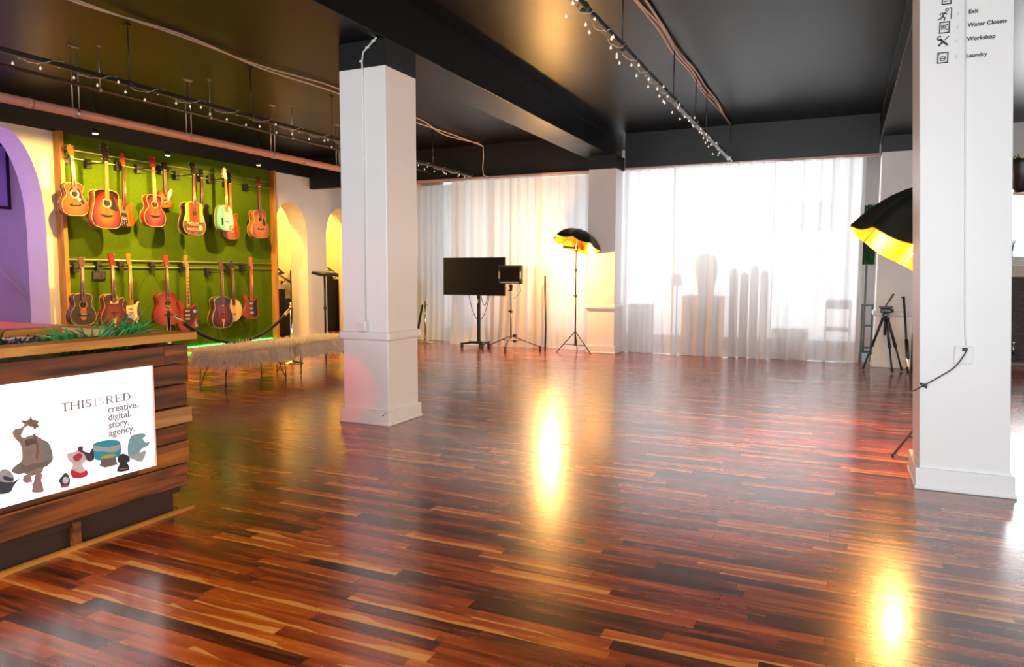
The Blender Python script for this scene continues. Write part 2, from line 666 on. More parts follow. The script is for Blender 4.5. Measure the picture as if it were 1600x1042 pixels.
FROST = bpy.data.materials.new('added window diffuser')  # film added to spread the light evenly behind the curtains
FROST.use_nodes = True
_t = FROST.node_tree
_t.nodes.clear()
_o, _g, _tr, _m = N(_t, 'ShaderNodeOutputMaterial'), N(_t, 'ShaderNodeBsdfDiffuse'), N(_t, 'ShaderNodeBsdfTranslucent'), N(_t, 'ShaderNodeMixShader')
_g.inputs[0].default_value = (.85, .87, .88, 1)
_tr.inputs[0].default_value = (.88, .9, .9, 1)
_m.inputs[0].default_value = .7
L(_t, _g.outputs[0], _m.inputs[1])
L(_t, _tr.outputs[0], _m.inputs[2])
L(_t, _m.outputs[0], _o.inputs[0])


def window_y(i, x0, x1, z0, z1, y, bars_x, bars_z, pane=None):
    f = MB()
    t = 0.05
    for (a, c) in ((x0, x0 + t), (x1 - t, x1)):
        f.bb(a, c, y - .04, y + .04, z0, z1)
    for (a, c) in ((z0, z0 + t), (z1 - t, z1)):
        f.bb(x0, x1, y - .04, y + .04, a, c)
    for x in bars_x:
        f.bb(x - .02, x + .02, y - .03, y + .03, z0 + t, z1 - t)
    for z in bars_z:
        f.bb(x0 + t, x1 - t, y - .03, y + .03, z - .02, z + .02)
    w = struct(f.build('window_%d' % i, WHITE), 'white framed window')
    if pane is None:
        MB().bb(x0 + t, x1 - t, y - .004, y + .004, z0 + t, z1 - t).build('glass', GLASS, w)
    else:
        g = MB()
        whole = ((x0 + t, x1 - t, z0 + t, z1 - t),)
        cut = ((x0 + t, -2.2, z0 + t, z1 - t), (-.2, x1 - t, z0 + t, z1 - t), (-2.2, -.2, z0 + t, 1.99), (-2.2, -.2, 2.47, z1 - t))
        for (a, c, d, e_) in (whole if x1 < -4 else cut):
            q = [g.bm.verts.new(v) for v in ((a, y, d), (c, y, d), (c, y, e_), (a, y, e_))]
            g.bm.faces.new(q)
        g.build('diffuser_film', pane, w)
    return w


struct(wall_y('wall_back', XL, XR + .2, YB, YB + .15, [(-7.6, -4.4, .12, 3.2), (-3.7, .28, .12, 3.2), (2.1, 4.2, 1.5, 2.6)], WHITE), 'white street wall behind the curtains')
window_y(7, -7.6, -4.4, .12, 3.2, YB + .07, (-6.0,), (), FROST)  # window added to give the left curtains cool light from behind
window_y(1, -3.7, .28, .12, 3.2, YB + .07, (), (), FROST)
MB().bb(-2.2, -.2, YB + .064, YB + .078, 1.99, 2.47).build('clear_pane', GLASS, bpy.data.objects['window_1'])
window_y(2, 2.1, 4.2, 1.5, 2.6, YB + .07, (3.15,), ())
struct(wall_y('wall_front', XL, XR + .2, YF - .15, YF, [(-4.5, -1.3, .5, 2.8), (-.9, 2.3, .5, 2.8)], WHITE), 'white front wall')
window_y(3, -4.5, -1.3, .5, 2.8, YF - .07, (-2.9,), ())
window_y(4, -.9, 2.3, .5, 2.8, YF - .07, (.7,), ())
b = MB()
for a, c in ((YF, 1.6), (4.9, 5.1), (8.4, 15.0)):
    b.bb(XR, XR + .15, a, c, 0, ZC)
for a, c in ((1.6, 4.9), (5.1, 8.4)):
    b.bb(XR, XR + .15, a, c, 0, .45)
    b.bb(XR, XR + .15, a, c, 2.95, ZC)
struct(b.build('wall_right', WHITE), 'white right wall with tall windows')
for i, (a, c) in enumerate(((1.6, 4.9), (5.1, 8.4))):
    f = MB()
    for y0, y1, z0, z1 in ((a, a + .05, .45, 2.95), (c - .05, c, .45, 2.95), (a, c, .45, .5), (a, c, 2.9, 2.95), ((a + c) / 2 - .02, (a + c) / 2 + .02, .5, 2.9)):
        f.bb(XR + .03, XR + .11, y0, y1, z0, z1)
    w = struct(f.build('window_%d' % (5 + i), WHITE), 'tall white framed side window')
    MB().bb(XR + .066, XR + .074, a + .05, c - .05, .5, 2.9).build('glass', GLASS, w)

# bulkhead over the curtains, beams, pillars
struct(MB().bb(XL + .03, -3.75, 11.5, 11.62, 2.93, ZC).bb(-3.27, .40, 11.5, 11.62, 2.93, ZC).build('trim_2', BLACKWALL), 'charcoal bulkhead above the curtains')
ZB = 3.12
for nm, x0, x1 in (('beam', -3.84, -3.375), ('beam', .395, .86)):
    b = MB().bb(x0, x1, YF, 11.7, ZB, ZC, .004)
    b.bb(x1, x1 + .012, YF, 11.5, 3.41, 3.425)
    b.bb(x0 - .012, x0, YF, 11.5, 3.41, 3.425)
    struct(b.build(nm, BLACKCEIL), 'charcoal ceiling beam over the ' + ('left' if x0 < -1 else 'right') + ' pillars')


def pillar(x0, x1, y0, y1, label, ledge=True, capz=2.91, lean=0.0, base_h=.125):
    b = MB()
    b.bb(x0, x1, y0, y1, 0, capz, .006)
    b.bb(x0 - .022, x1 + .022, y0 - .022, y1 + .022, 0, base_h, .005)
    b.bb(x0 - .03, x1 + .03, y0 - .03, y1 + .03, 0, .022, .006)
    if ledge:
        b.bb(x0 - .028, x1 + .028, y0 - .028, y1 + .028, .70, .775, .022)
    o = b.build('pillar', PILLAR)
    c = MB().bb(x0, x1, y0, y1, capz, ZB).build('cap', BLACKWALL, o)
    if lean:
        for q in (o, c):
            for v in q.data.vertices:
                v.co.x += lean * (v.co.z - 1.25)
    return struct(o, label)


P1 = pillar(-3.825, -3.372, 4.919, 5.375, 'white square pillar with socket box and pipe conduit')
PLEAN = -0.043
P2 = pillar(.403, .852, 4.80, 5.25, 'white square pillar bearing the direction signs', False, 3.12, PLEAN)
P3 = pillar(-3.72, -3.27, 11.02, 11.48, 'white square pillar between the curtains')
P4 = pillar(.42, .87, 11.02, 11.48, 'white square pillar at the right of the long curtain')
# bare skirting on the white walls
struct(MB().bb(XL, XL + .015, YF, 4.2, 0, .11).bb(XL, XL + .015, 11.45, 11.97, 0, .11).build('baseboard_left', WHITE))


# ------------------------------------------------------------------ stairs, rails, picture in the hall
STAIR = mat('black stair carpet', (0.014, 0.012, 0.012), 0.9, var=0.3, scale=60)


def stairs(y0, zoff, n, label):
    """treads climbing towards -y"""
    b = MB()
    for k in range(n):
        b.bb(-11.19, -10.2, y0 - .25 * (k + 1), y0 - .25 * k, 0, .19 * (k + 1), .012)
    return tag(b.build('staircase', STAIR), label, 'stairs')


stairs(12.30, 0, 7, 'black carpeted stairs climbing behind the first narrow arch')
stairs(14.30, 0, 7, 'black carpeted stairs climbing behind the second narrow arch')


def handrail(pts, label, ends):
    e = empty('handrail', pts[0], label, 'handrail', 'black stair handrails')
    o = Vector(pts[0])
    MB().tube([Vector(p) - o for p in pts], .022, 8).build('rail', BLK, e)
    for p in ends:
        q = Vector(p) - o
        MB().tube([q, q + Vector((-.02, 0, -.06)), (-11.2 - o.x, q.y, q.z - .07)], .012, 6).lathe([(.03, 0), (.03, .012)], (-11.199 - o.x, q.y, q.z - .07), 10, Matrix.Rotation(R_(90), 3, 'Y')).build('bracket', BLK, e)


handrail([(-11.1, 11.88, 1.47), (-11.1, 12.25, 1.262), (-11.1, 12.06, 1.262), (-11.1, 13.11, .752)], 'black handrail seen through the first narrow arch', [(-11.1, 12.3, 1.14), (-11.1, 13.06, .775)])
handrail([(-11.1, 13.74, 1.40), (-11.1, 13.98, 1.29), (-11.1, 13.86, 1.31), (-11.1, 14.75, .90)], 'black handrail seen through the second narrow arch', [(-11.1, 14.05, 1.22), (-11.1, 14.6, .965)])
e = empty('banister', (-11.2, 6.35, 0), 'white banister rail slanting down the purple lit wall', 'banister')
MB().tube([(.06, -1.4, 2.43), (.06, .13, 1.26), (.06, .72, .62)], .03, 8).build('rail', WHITE, e)
MB().tube([(.06, -.3, 1.57), (0, -.3, 1.5)], .012, 6).build('bracket', STEEL, e)
e = empty('picture_frame', (-11.2, 6.28, 2.22), 'black framed print hanging on the purple lit wall', 'picture')
MB().bb(0, .03, -.55, .34, .0, .86).build('mount', mat('lilac print paper', (0.55, 0.45, 0.75), 0.6), e)
MB().bb(0, .045, -.59, -.55, -.04, .9).bb(0, .045, .34, .38, -.04, .9).bb(0, .045, -.55, .34, -.04, 0).bb(0, .045, -.55, .34, .86, .9).build('frame', BLK, e)

# ------------------------------------------------------------------ guitar display wall
pan = empty('guitar_display_board', (XL, 6.38, 0), 'green felt display wall framed by upright pine boards behind the guitars', 'display wall')
MB().bb(0, .03, .06, 4.0, .04, ZW).build('felt_board', GREENFELT, pan)
MB().bb(0, .14, 0, .06, 0, ZW + .0, .004).build('frame_post', PINEZ, pan)
MB().bb(0, .14, 4.0, 4.06, 0, ZW, .004).build('frame_post', PINEZ, pan)
MB().bb(0, .05, .06, 4.0, 0, .04).build('toe_board', PINEZ, pan)
GLED = mat('green led tape', (0.1, 0.8, 0.2), 0.5, emis=(0.02, 1.0, 0.10), es=14)
tag(MB().bb(XL + .03, XL + .045, 6.5, 10.35, .042, .054).build('led_strip', GLED), 'glowing green light strip along the foot of the display wall', 'led strip')
RAILM = mat('bright display rail', (0.78, 0.66, 0.42), 0.3, 0.7, var=0.1)
for z, nm in ((2.93, 'upper rail of the top guitar row'), (2.82, 'lower rail of the top guitar row'), (1.44, 'upper rail of the bottom guitar row'), (1.345, 'lower rail of the bottom guitar row')):
    e = empty('display_rail', (XL + .03, 6.45, z), 'thin brass coloured ' + nm, 'rail', 'guitar hanging rails')
    MB().cyl((.03, 0, 0), (.03, 3.9, 0), .009, 8).build('rod', RAILM, e)
    for k in range(4):
        MB().cyl((0, .2 + 1.15 * k, 0), (.03, .2 + 1.15 * k, 0), .007, 6).build('standoff', RAILM, e)
e = empty('socket_box', (XL + .03, 6.93, 1.22), 'black double socket box on the green felt wall', 'socket')
MB().bb(0, .03, -.10, .10, -.06, .06, .006).build('plate', BLKP, e)
for k in (-.05, .05):
    MB().bb(.03, .034, k - .02, k + .02, -.03, .03).build('outlet', DARKM, e)

# downlights
for i, (y, x) in enumerate(((5.975, -8.3), (7.00, -8.3), (8.665, -8.3))):
    zl = (2.934, 2.828, 2.928)[i]
    e = empty('downlight', (x, y, zl), ['small warm downlight over the left end of the guitar wall', 'small warm downlight over the middle of the guitar wall', 'small warm downlight over the right end of the guitar wall'][i], 'spotlight', 'guitar wall downlights')
    MB().cyl((0, 0, .03), (0, 0, ZC - zl), .006, 6).build('stem', DARKM, e)
    MB().lathe([(.035, 0), (.045, .012), (.03, .05), (.012, .06)], seg=14).build('housing', DARKM, e)
    MB().lathe([(.03, -.004), (.031, .002)], seg=14).build('lens', mat('warm lamp lens', (1, .9, .7), .3, emis=(1, .72, .30), es=10), e)
    spot('guitar wall downlight lamp', (x, y, zl - .02), (x - .5, y + .06, zl - 1.2), (240, 390, 290)[i], (1.0, 0.60, 0.13), 148, .25, .022)


# ------------------------------------------------------------------ guitars
def acoustic(waist=.33, upper=.38, low=.5):
    r = [(.0, .0), (.24, .012), (.42, .08), (low, .24), (.47, .42), (waist + .03, .57), (waist, .66), (upper - .02, .78), (upper, .87), (upper * .84, .955), (.17, .995)]
    return r + [(0, 1)] + [(-x, z) for x, z in reversed(r[1:])]


def cutaway(waist=.35, upper=.38):
    r = [(0, 0), (.24, .012), (.42, .08), (.5, .24), (.47, .42), (waist + .02, .57), (waist, .66), (upper, .77), (upper + .03, .86), (upper - .06, .89), (.20, .83), (.12, .86), (.1, .985)]
    l = [(.24, .012), (.42, .08), (.5, .24), (.47, .42), (waist + .03, .57), (waist, .66), (upper - .02, .78), (upper, .87), (upper * .84, .955), (.17, .995)]
    return r + [(-x, z) for x, z in reversed(l)]


STRAT = [(0, 0), (.28, .02), (.46, .13), (.5, .29), (.43, .44), (.36, .55), (.38, .67), (.44, .8), (.42, .88), (.33, .86), (.22, .76), (.11, .72), (-.11, .72), (-.2, .78), (-.27, .90), (-.36, 1.0), (-.44, .98), (-.44, .82), (-.38, .66), (-.40, .5), (-.49, .31), (-.46, .12), (-.28, .02)]
TELE = [(0, 0), (.28, .01), (.45, .1), (.5, .26), (.44, .44), (.37, .55), (.40, .70), (.44, .84), (.38, .90), (.27, .85), (.16, .78), (.1, .80), (-.1, .93), (-.2, .98), (-.36, .97), (-.46, .86), (-.42, .68), (-.38, .56), (-.44, .42), (-.5, .26), (-.45, .1), (-.28, .01)]
JAG = [(0, 0), (.26, .03), (.45, .17), (.5, .35), (.42, .5), (.40, .62), (.46, .78), (.44, .87), (.33, .87), (.2, .77), (.1, .74), (-.1, .74), (-.2, .80), (-.28, .93), (-.38, .99), (-.45, .92), (-.42, .74), (-.38, .56), (-.47, .36), (-.5, .2), (-.4, .05), (-.22, -.01)]
BIRD = [(-.1, .0), (.16, .04), (.45, .16), (.42, .34), (.28, .48), (.34, .66), (.42, .92), (.34, 1.0), (.22, .88), (.12, .74), (-.1, .74), (-.24, .82), (-.38, .74), (-.40, .55), (-.36, .38), (-.5, .16), (-.34, .02)]
EGG = [(0, 0), (.26, .02), (.43, .12), (.48, .3), (.44, .6), (.36, .86), (.22, .97), (0, 1), (-.22, .985), (-.38, .9), (-.47, .66), (-.5, .36), (-.44, .12), (-.26, .02)]
MOD = [(0, 0), (.28, .02), (.45, .14), (.5, .32), (.44, .52), (.42, .68), (.45, .84), (.37, .9), (.26, .84), (.13, .74), (-.12, .74), (-.26, .84), (-.36, .97), (-.46, .95), (-.47, .82), (-.36, .66), (-.40, .5), (-.5, .33), (-.46, .13), (-.28, .02)]
ROUND = [(.5 * math.sin(2 * math.pi * k / 20), .5 - .5 * math.cos(2 * math.pi * k / 20)) for k in range(20)]


def scale_out(pts, k, cx=0, cz=0):
    return [(cx + (x - cx) * k, cz + (z - cz) * k) for x, z in pts]


def guitar(kind, x, y, z, Lg, tilt, label, outline, Wd, bodyfrac, depth, top_mat, side_mat=None, neck_mat=MAHOG, board_mat=ROSEW,
           head_mat=EBONY, head='acoustic', hole=None, guard=None, bridge='pin', inlay=None, binding=CREAM, extras=None, pegs=CHROME, hang=None):
    e = empty(kind, (x, y, z), label, 'banjo' if kind == 'banjo' else 'guitar', 'guitars on the display wall', R_(90))
    e.rotation_euler = (Euler((0, 0, R_(90))).to_matrix() @ Matrix.Rotation(tilt, 3, 'Y')).to_euler()
    BL = Lg * bodyfrac
    pts = [(px * Wd, pz * BL) for px, pz in spline(outline, 5)]
    D = depth
    if callable(top_mat):
        top_mat = top_mat(BL, Wd)
    bd = MB()
    bd.prism(pts, -D, 0)
    body = bd.build('body', side_mat or top_mat, e)
    for f in body.data.polygons:
        f.use_smooth = abs(f.normal.y) < .5
    top = MB().prism(scale_out(pts, .985, 0, BL * .5), -D - .003, -D + .002).build('top_plate', top_mat, body)
    if binding:
        MB().tube([(px * 1.0, -D, pz) for px, pz in pts], .0048 if D > .06 else .004, 6, True).build('binding', binding, body)
        if D > .06:
            MB().tube([(px * 1.0, -.002, pz) for px, pz in pts], .005, 6, True).build('binding', binding, body)
    F = -D - .004
    if hole:
        hz, hr = hole[0] * BL, hole[1]
        MB().lathe([(hr, 0), (hr, .002)], (0, F + .001, hz), 20, Matrix.Rotation(R_(90), 3, 'X')).build('sound_hole', DARKHOLE, body)
        if len(hole) > 2:
            MB().tube([((hr + .012) * math.cos(a * math.pi / 12), F, hz + (hr + .012) * math.sin(a * math.pi / 12)) for a in range(24)], hole[3] if len(hole) > 3 else .005, 6, True).build('rosette', hole[2], body)
    if guard:
        MB().prism([(px * Wd, pz * BL) for px, pz in spline(guard[0], 4)], F - .002, F).build('pickguard', guard[1], body)
    if bridge == 'pin':
        MB().box((0, F - .004, BL * .33), (.15, .01, .028), None, .003).build('bridge', EBONY, body)
        MB().box((0, F - .011, BL * .335), (.08, .006, .004)).build('saddle', PEARL, body)
    elif bridge == 'moustache':
        MB().prism([(px, BL * .33 + pz) for px, pz in spline([(0, -.022), (.05, -.014), (.085, .002), (.115, .02), (.09, .012), (.05, .014), (0, .006), (-.05, .014), (-.09, .012), (-.115, .02), (-.085, .002), (-.05, -.014)], 3)], F - .008, F).build('bridge', EBONY, body)
    elif bridge == 'trapeze':
        MB().box((0, F - .012, BL * .46), (.12, .016, .014), None, .002).build('bridge', EBONY, body)
        MB().prism([(-.035, BL * .28), (.035, BL * .28), (.012, BL * .1), (.008, 0), (-.008, 0), (-.012, BL * .1)], F - .008, F - .004).build('tailpiece', GOLDP, body)
    elif bridge == 'metal':
        MB().box((0, F - .006, BL * .27), (.085, .014, .045), None, .003).build('bridge', CHROME, body)
    if extras:
        for nm, shape, m in extras:
            k = MB()
            for s in shape:
                if s[0] == 'b':
                    k.box((s[1] * Wd, F - s[5] / 2, s[2] * BL), (s[3], s[5], s[4]), None, .002)
                elif s[0] == 'o':
                    k.prism([(px * Wd, pz * BL) for px, pz in spline(s[1], 4)], F - s[2], F)
                elif s[0] == 'd':
                    k.lathe([(s[3], 0), (s[3], s[4])], (s[1] * Wd, F, s[2] * BL), 14, Matrix.Rotation(R_(90), 3, 'X'))
            k.build(nm, m, body)
    # neck, fingerboard, headstock
    HL = {'acoustic': .185, 'slot': .185, 'six': .19, 'twelve': .25, 'banjo': .13}[head]
    HL = HL * (Lg / 1.06)
    zn = Lg - HL
    z0 = BL * (.74 if not hole else hole[0] + .06)
    zb = BL * .9
    nk = MB()
    nk.tube([(0, -D + .004, zb), (0, -D + .002, zn)], [.026, .021], 10)
    neck = nk.build('neck', neck_mat, e)
    fb = MB()
    hw0, hw1 = .029, .0225
    fb.prism([(-hw0, z0), (hw0, z0), (hw1, zn), (-hw1, zn)], -D - .016, -D - .003)
    fb.mark(0)
    fr = fb
    sc = (zn - BL * .33)
    for k in range(1, 20):
        zf = zn - sc * (1 - 2 ** (-k / 12))
        if zf < z0:
            break
        fr.box((0, -D - .0165, zf), (.048, .002, .0022))
    fb.mark(1)
    if inlay:
        iv = fb
        for k in (1, 3, 5, 7, 9, 12, 15):
            zf = zn - sc * (1 - 2 ** (-(k - .5) / 12))
            if zf > z0 + .01:
                if inlay == 'block':
                    iv.box((0, -D - .017, zf), (.034, .002, .016 if k > 7 else .02))
                else:
                    iv.box((0, -D - .017, zf), (.009, .002, .009))
        fb.mark(2)
    fb.build('fingerboard', [board_mat, CHROME, PEARL], neck)
    MB().box((0, -D - .012, zn + .002), (.046, .012, .006)).build('nut', PEARL, neck)
    tl = Matrix.Rotation(R_(-10), 3, 'X')
    if head == 'six':
        hp = spline([(-.022, 0), (-.03, .03), (-.038, .06), (-.034, .15), (-.02, .185), (.012, .19), (.034, .172), (.034, .15), (.02, .13), (.03, .06), (.022, 0)], 3)
    elif head == 'twelve':
        hp = [(-.023, 0), (-.038, .035), (-.042, .24), (-.02, .235), (0, .25), (.02, .235), (.042, .24), (.038, .035), (.023, 0)]
    elif head == 'banjo':
        hp = [(-.02, 0), (-.03, .03), (-.038, .1), (0, .13), (.038, .1), (.03, .03), (.02, 0)]
    else:
        hp = [(-.023, 0), (-.034, .03), (-.042, .165), (-.022, .17), (0, .185), (.022, .17), (.042, .165), (.034, .03), (.023, 0)]
    k = Lg / 1.06
    hb = MB().prism([(px, pz * k) for px, pz in hp], -.012, .006)
    hob = hb.build('headstock', head_mat, e)
    hob.location = (0, -D - .002, zn)
    hob.rotation_euler = (R_(-9), 0, 0)
    rows = 6 if head == 'twelve' else 3
    hlen = .2 if head == 'twelve' else .12
    spots = []
    if head == 'six':
        spots = [(-1, (.03 + i * .024) * k, -.012 + .002 * i + .02) for i in range(6)]
    else:
        for i in range(rows):
            zz = (.045 + i * hlen / max(rows - 1, 1)) * k * (.8 if head == 'banjo' else 1)
            spots += [(sd, zz, 0) for sd in (-1, 1)]
    proto = None
    for (sd, zz, inset) in spots:
        if proto is None:
            proto = MB().cyl((.015, 0, 0), (.036, 0, 0), .003, 6).sphere((.038, 0, 0), .009, 8, (1, .6, 1)).cyl((0, -.012, 0), (0, -.02, 0), .004, 6).build('tuning_peg', pegs, hob)
            po = proto
        else:
            po = proto.copy()
            COL.objects.link(po)
        po.location = (sd * .02, 0, zz)
        po.rotation_euler = (0, 0 if sd > 0 else math.pi, 0)
    st = MB()
    for i in range(6):
        q = (i - 2.5) / 2.5
        st.tube([(q * .026, -D - .019, BL * .33), (q * .018, -D - .02, zn)], .0009, 4)
    st.build('strings', STEEL, neck)
    return e, zn, D


def B3(name, a, b_, c, pos=(.35, .72, 1.02), rough=.18):
    def mk(BL, Wd):
        return burst_mat(name, [(0, a), (pos[0], a), (pos[1], b_), (pos[2], c)], 0, BL * .42, Wd * .5, BL * .56, rough)
    return mk


DREAD_GUARD = [(.09, .52), (.18, .50), (.33, .46), (.38, .52), (.31, .66), (.26, .80), (.2, .93), (.13, .90), (.10, .80), (.16, .74), (.18, .66), (.14, .58)]
TEAR_GUARD = [(.12, .60), (.16, .50), (.24, .44), (.30, .5), (.27, .64), (.2, .72), (.16, .70)]
BLKG = mat('black pickguard plastic', (0.012, .012, .012), 0.2, var=.1)
WHTG = mat('ivory pickguard plastic', (0.68, .64, .50), 0.25, var=.04)
TORT = mat('tortoise pickguard', (0.06, .016, .012), 0.2, var=.6, scale=40)
HONEY_SIDE = mat('orange brown lacquered side', (0.30, .10, .025), .2, var=.2, coat=.4)
RED_SIDE = mat('cherry lacquered side', (0.19, .022, .006), .2, var=.25, coat=.4)
BROWN_SIDE = mat('dark walnut side', (0.06, .02, .01), .25, var=.3, coat=.3)
HX = -9.45

guitars = []


def G(*a, **k):
    r = guitar(*a, **k)
    guitars.append(r[0])
    off = r[0]
    Lg, zn, D = a[4], r[1], r[2]
    # its wall bracket: an arm from the rails to the neck just under the headstock
    ax = off.location.x
    ay = off.location.y + math.sin(a[5]) * zn
    zz = off.location.z + zn
    h = empty('guitar_hanger', (XL + .03, ay, zz), 'black wall bracket holding the neck of the ' + HANG[len(guitars) - 1], 'hanger', 'guitar hangers on the rails')
    sh = .11 if (off.location.y < 6.47) else 0.0
    MB().bb(0.003, .075, sh - .04, sh + .04, -.06, .07, .004).build('clamp', BLKP, h)
    reach = ax - D + .01 - (XL + .03)
    reach = (ax + D) - (XL + .03)
    MB().cyl((.07, sh, 0), (reach - .05, 0, 0), .008, 8).build('arm', BLK, h)
    MB().tube([(reach + .02, -.036, .012), (reach - .02, -.036, 0), (reach - .05, 0, 0), (reach - .02, .036, 0), (reach + .02, .036, .012)], .007, 8).build('yoke', BLK, h)


HANG = ['honey orange jumbo guitar', 'twelve string sunburst guitar', 'striped wood electric guitar', 'small red burst guitar', 'small angular guitar', 'painted guitar', 'black electric guitar', 'white and teal guitar', 'amber semi hollow guitar', 'amber acoustic guitar at the right frame board', 'dark brown acoustic guitar', 'dark burst cutaway guitar', 'maple necked double horn guitar', 'orange red mahogany guitar', 'orange offset guitar', 'dark red archtop guitar', 'cream banjo', 'red orange electric guitar']

honey = B3('honey jumbo top', (0.330, 0.092, 0.010), (0.309, 0.069, 0.008), (0.213, 0.035, 0.004))
G('acoustic_guitar', HX, 6.405, 2.017, .937, -.037, 'honey orange jumbo guitar with ornate pale rosette, top row beside the left frame board', acoustic(.30, .36), .36, .46, .10, honey, HONEY_SIDE,
  neck_mat=MAHOG, head_mat=MAPLE, hole=(.66, .04, PEARL, .012), inlay='block', hang='', guard=([(.1, .62), (.16, .5), (.30, .36), (.36, .36), (.26, .58), (.22, .76), (.1, .84), (-.1, .84), (-.2, .74), (-.12, .72), (0, .84), (.12, .74)], BLKG), extras=[('flower_inlay', [('d', .17, .50, .022, .005)], PEARL)])
G('acoustic_guitar', HX + .05, 6.796, 1.868, 1.179, .022, 'large twelve string sunburst guitar with black pickguard and moustache bridge, top row', acoustic(.40, .41), .44, .45, .12,
  B3('tobacco burst top', (0.400, 0.092, 0.009), (0.266, 0.019, 0.003), (0.016, 0.002, 0.001), (.30, .70, .98)), HONEY_SIDE, neck_mat=MAPLE, board_mat=MAPLE, head_mat=EBONY, head='twelve', hole=(.66, .048, PEARL, .006), guard=(DREAD_GUARD, BLKG), bridge='moustache', hang='', pegs=CHROME)
stripe = wood_mat('striped wood top', (.16, .04, .006), (.38, .16, .03), 'Z', .55, .3)
G('electric_guitar', HX - .13, 7.261, 1.936, 1.054, .016, 'striped natural wood electric guitar with black checked patch, half hidden behind the twelve string', TELE, .34, .37, .045, stripe, None, neck_mat=MAHOG, board_mat=ROSEW,
  head_mat=mat('red orange headstock', (.48, .09, .02), .25, coat=.3), head='six', hole=(.66, .02), bridge='metal', inlay='dot', binding=None, hang='', extras=[('checked_patch', [('o', [(-.30, .02), (.10, .02), (.10, .42), (-.30, .42)], .002)], BLKG), ('pickup', [('b', -.04, .52, .08, .03, .008)], CHROME)] + [('check_marks', [('b', -.22 + .1 * (i % 4), .06 + .055 * (i // 4) + (.0 if i % 2 else .028), .012, .010, .004) for i in range(24)], CREAM)])
G('acoustic_guitar', HX + .02, 7.613, 1.945, 1.038, -.011, 'small red burst parlour guitar with pale yellow neck and red headstock, top row', acoustic(.29, .36), .36, .45, .10,
  B3('red burst top', (0.363, 0.061, 0.006), (0.223, 0.012, 0.002), (0.032, 0.001, 0.001), (.28, .66, .98)), RED_SIDE, neck_mat=MAPLE, board_mat=MAPLE, head_mat=mat('bright red headstock', (.45, .03, .012), .25, coat=.3), hole=(.70, .044, CREAM), bridge='moustache', hang='', pegs=GOLDP)
G('electric_guitar', HX - .15, 7.992, 2.256, .70, -.005, 'small angular sunburst guitar with ivory horn shaped pickguard, behind the red parlour guitar', BIRD, .30, .44, .045,
  B3('amber burst top', (0.416, 0.138, 0.015), (0.330, 0.077, 0.006), (0.085, 0.012, 0.002)), RED_SIDE, head_mat=EBONY, hole=(.62, .02), bridge='metal', binding=None, hang='', guard=([(.14, .42), (.22, .44), (.33, .62), (.42, .9), (.35, .99), (.24, .9), (.14, .7)], WHTG), extras=[('pickup', [('b', -.05, .4, .05, .015, .006)], EBONY)])


def paint_top(BL, Wd):
    m, t, b_ = new_mat('reggae painted top')
    tc = N(t, 'ShaderNodeTexCoord')
    sp = N(t, 'ShaderNodeSeparateXYZ')
    L(t, tc.outputs['Object'], sp.inputs[0])
    n = N(t, 'ShaderNodeTexNoise')
    n.inputs['Scale'].default_value = 12
    L(t, tc.outputs['Object'], n.inputs['Vector'])
    ax = math_n(t, 'ADD', math_n(t, 'ABSOLUTE', math_n(t, 'DIVIDE', sp.outputs['X'], Wd * .5)), math_n(t, 'MULTIPLY', math_n(t, 'SUBTRACT', n.outputs['Fac'], .5), .25))
    r = ramp(t, [(0, (.36, .025, .008)), (.42, (.42, .035, .008)), (.5, (.50, .27, .02)), (.66, (.46, .28, .025)), (.74, (.10, .30, .10)), (1, (.05, .22, .12))])
    L(t, ax, r.inputs[0])
    low = math_n(t, 'LESS_THAN', sp.outputs['Z'], BL * .40)
    n2 = N(t, 'ShaderNodeTexNoise')
    n2.inputs['Scale'].default_value = 30
    L(t, tc.outputs['Object'], n2.inputs['Vector'])
    r2_ = ramp(t, [(.35, (.06, .02, .015)), (.65, (.16, .06, .04))])
    L(t, n2.outputs['Fac'], r2_.inputs[0])
    mx = N(t, 'ShaderNodeMixRGB')
    L(t, low, mx.inputs[0])
    L(t, r.outputs[0], mx.inputs[1])
    L(t, r2_.outputs[0], mx.inputs[2])
    L(t, mx.outputs[0], b_.inputs['Base Color'])
    b_.inputs['Roughness'].default_value = .25
    return m


printed = [('b', -.30 + .075 * i, .355 - .012 * math.sin(i * 2), .024, .03, .0015) for i in range(7)] + [('b', -.02, .30, .14, .014, .0015), ('b', -.12, .19, .2, .008, .0015), ('b', -.09, .15, .22, .008, .0015), ('d', .26, .22, .045, .0015)]
G('acoustic_guitar', HX + .05, 8.282, 1.856, 1.13, .008, 'painted red yellow and green guitar with black sides and printed lower half, top row', acoustic(.38, .40), .42, .45, .12, paint_top, EBONY, neck_mat=MAHOG, board_mat=MAHOG, hole=(.66, .045), bridge=None, binding=CREAM, hang='', extras=[('printed_lettering', printed, CREAM)])
G('electric_guitar', HX - .15, 8.684, 2.036, .927, .010, 'black double horn electric guitar half hidden behind the painted guitar', MOD, .32, .42, .045, EBONY, None, neck_mat=MAHOG, head='acoustic', bridge='metal', binding=None, inlay='dot', hang='', extras=[('pickup', [('b', 0, .5, .07, .03, .008), ('b', 0, .38, .07, .03, .008)], DARKM)])
TEAL = mat('pale teal lacquer', (.11, .40, .32), .22, var=.1, coat=.4)
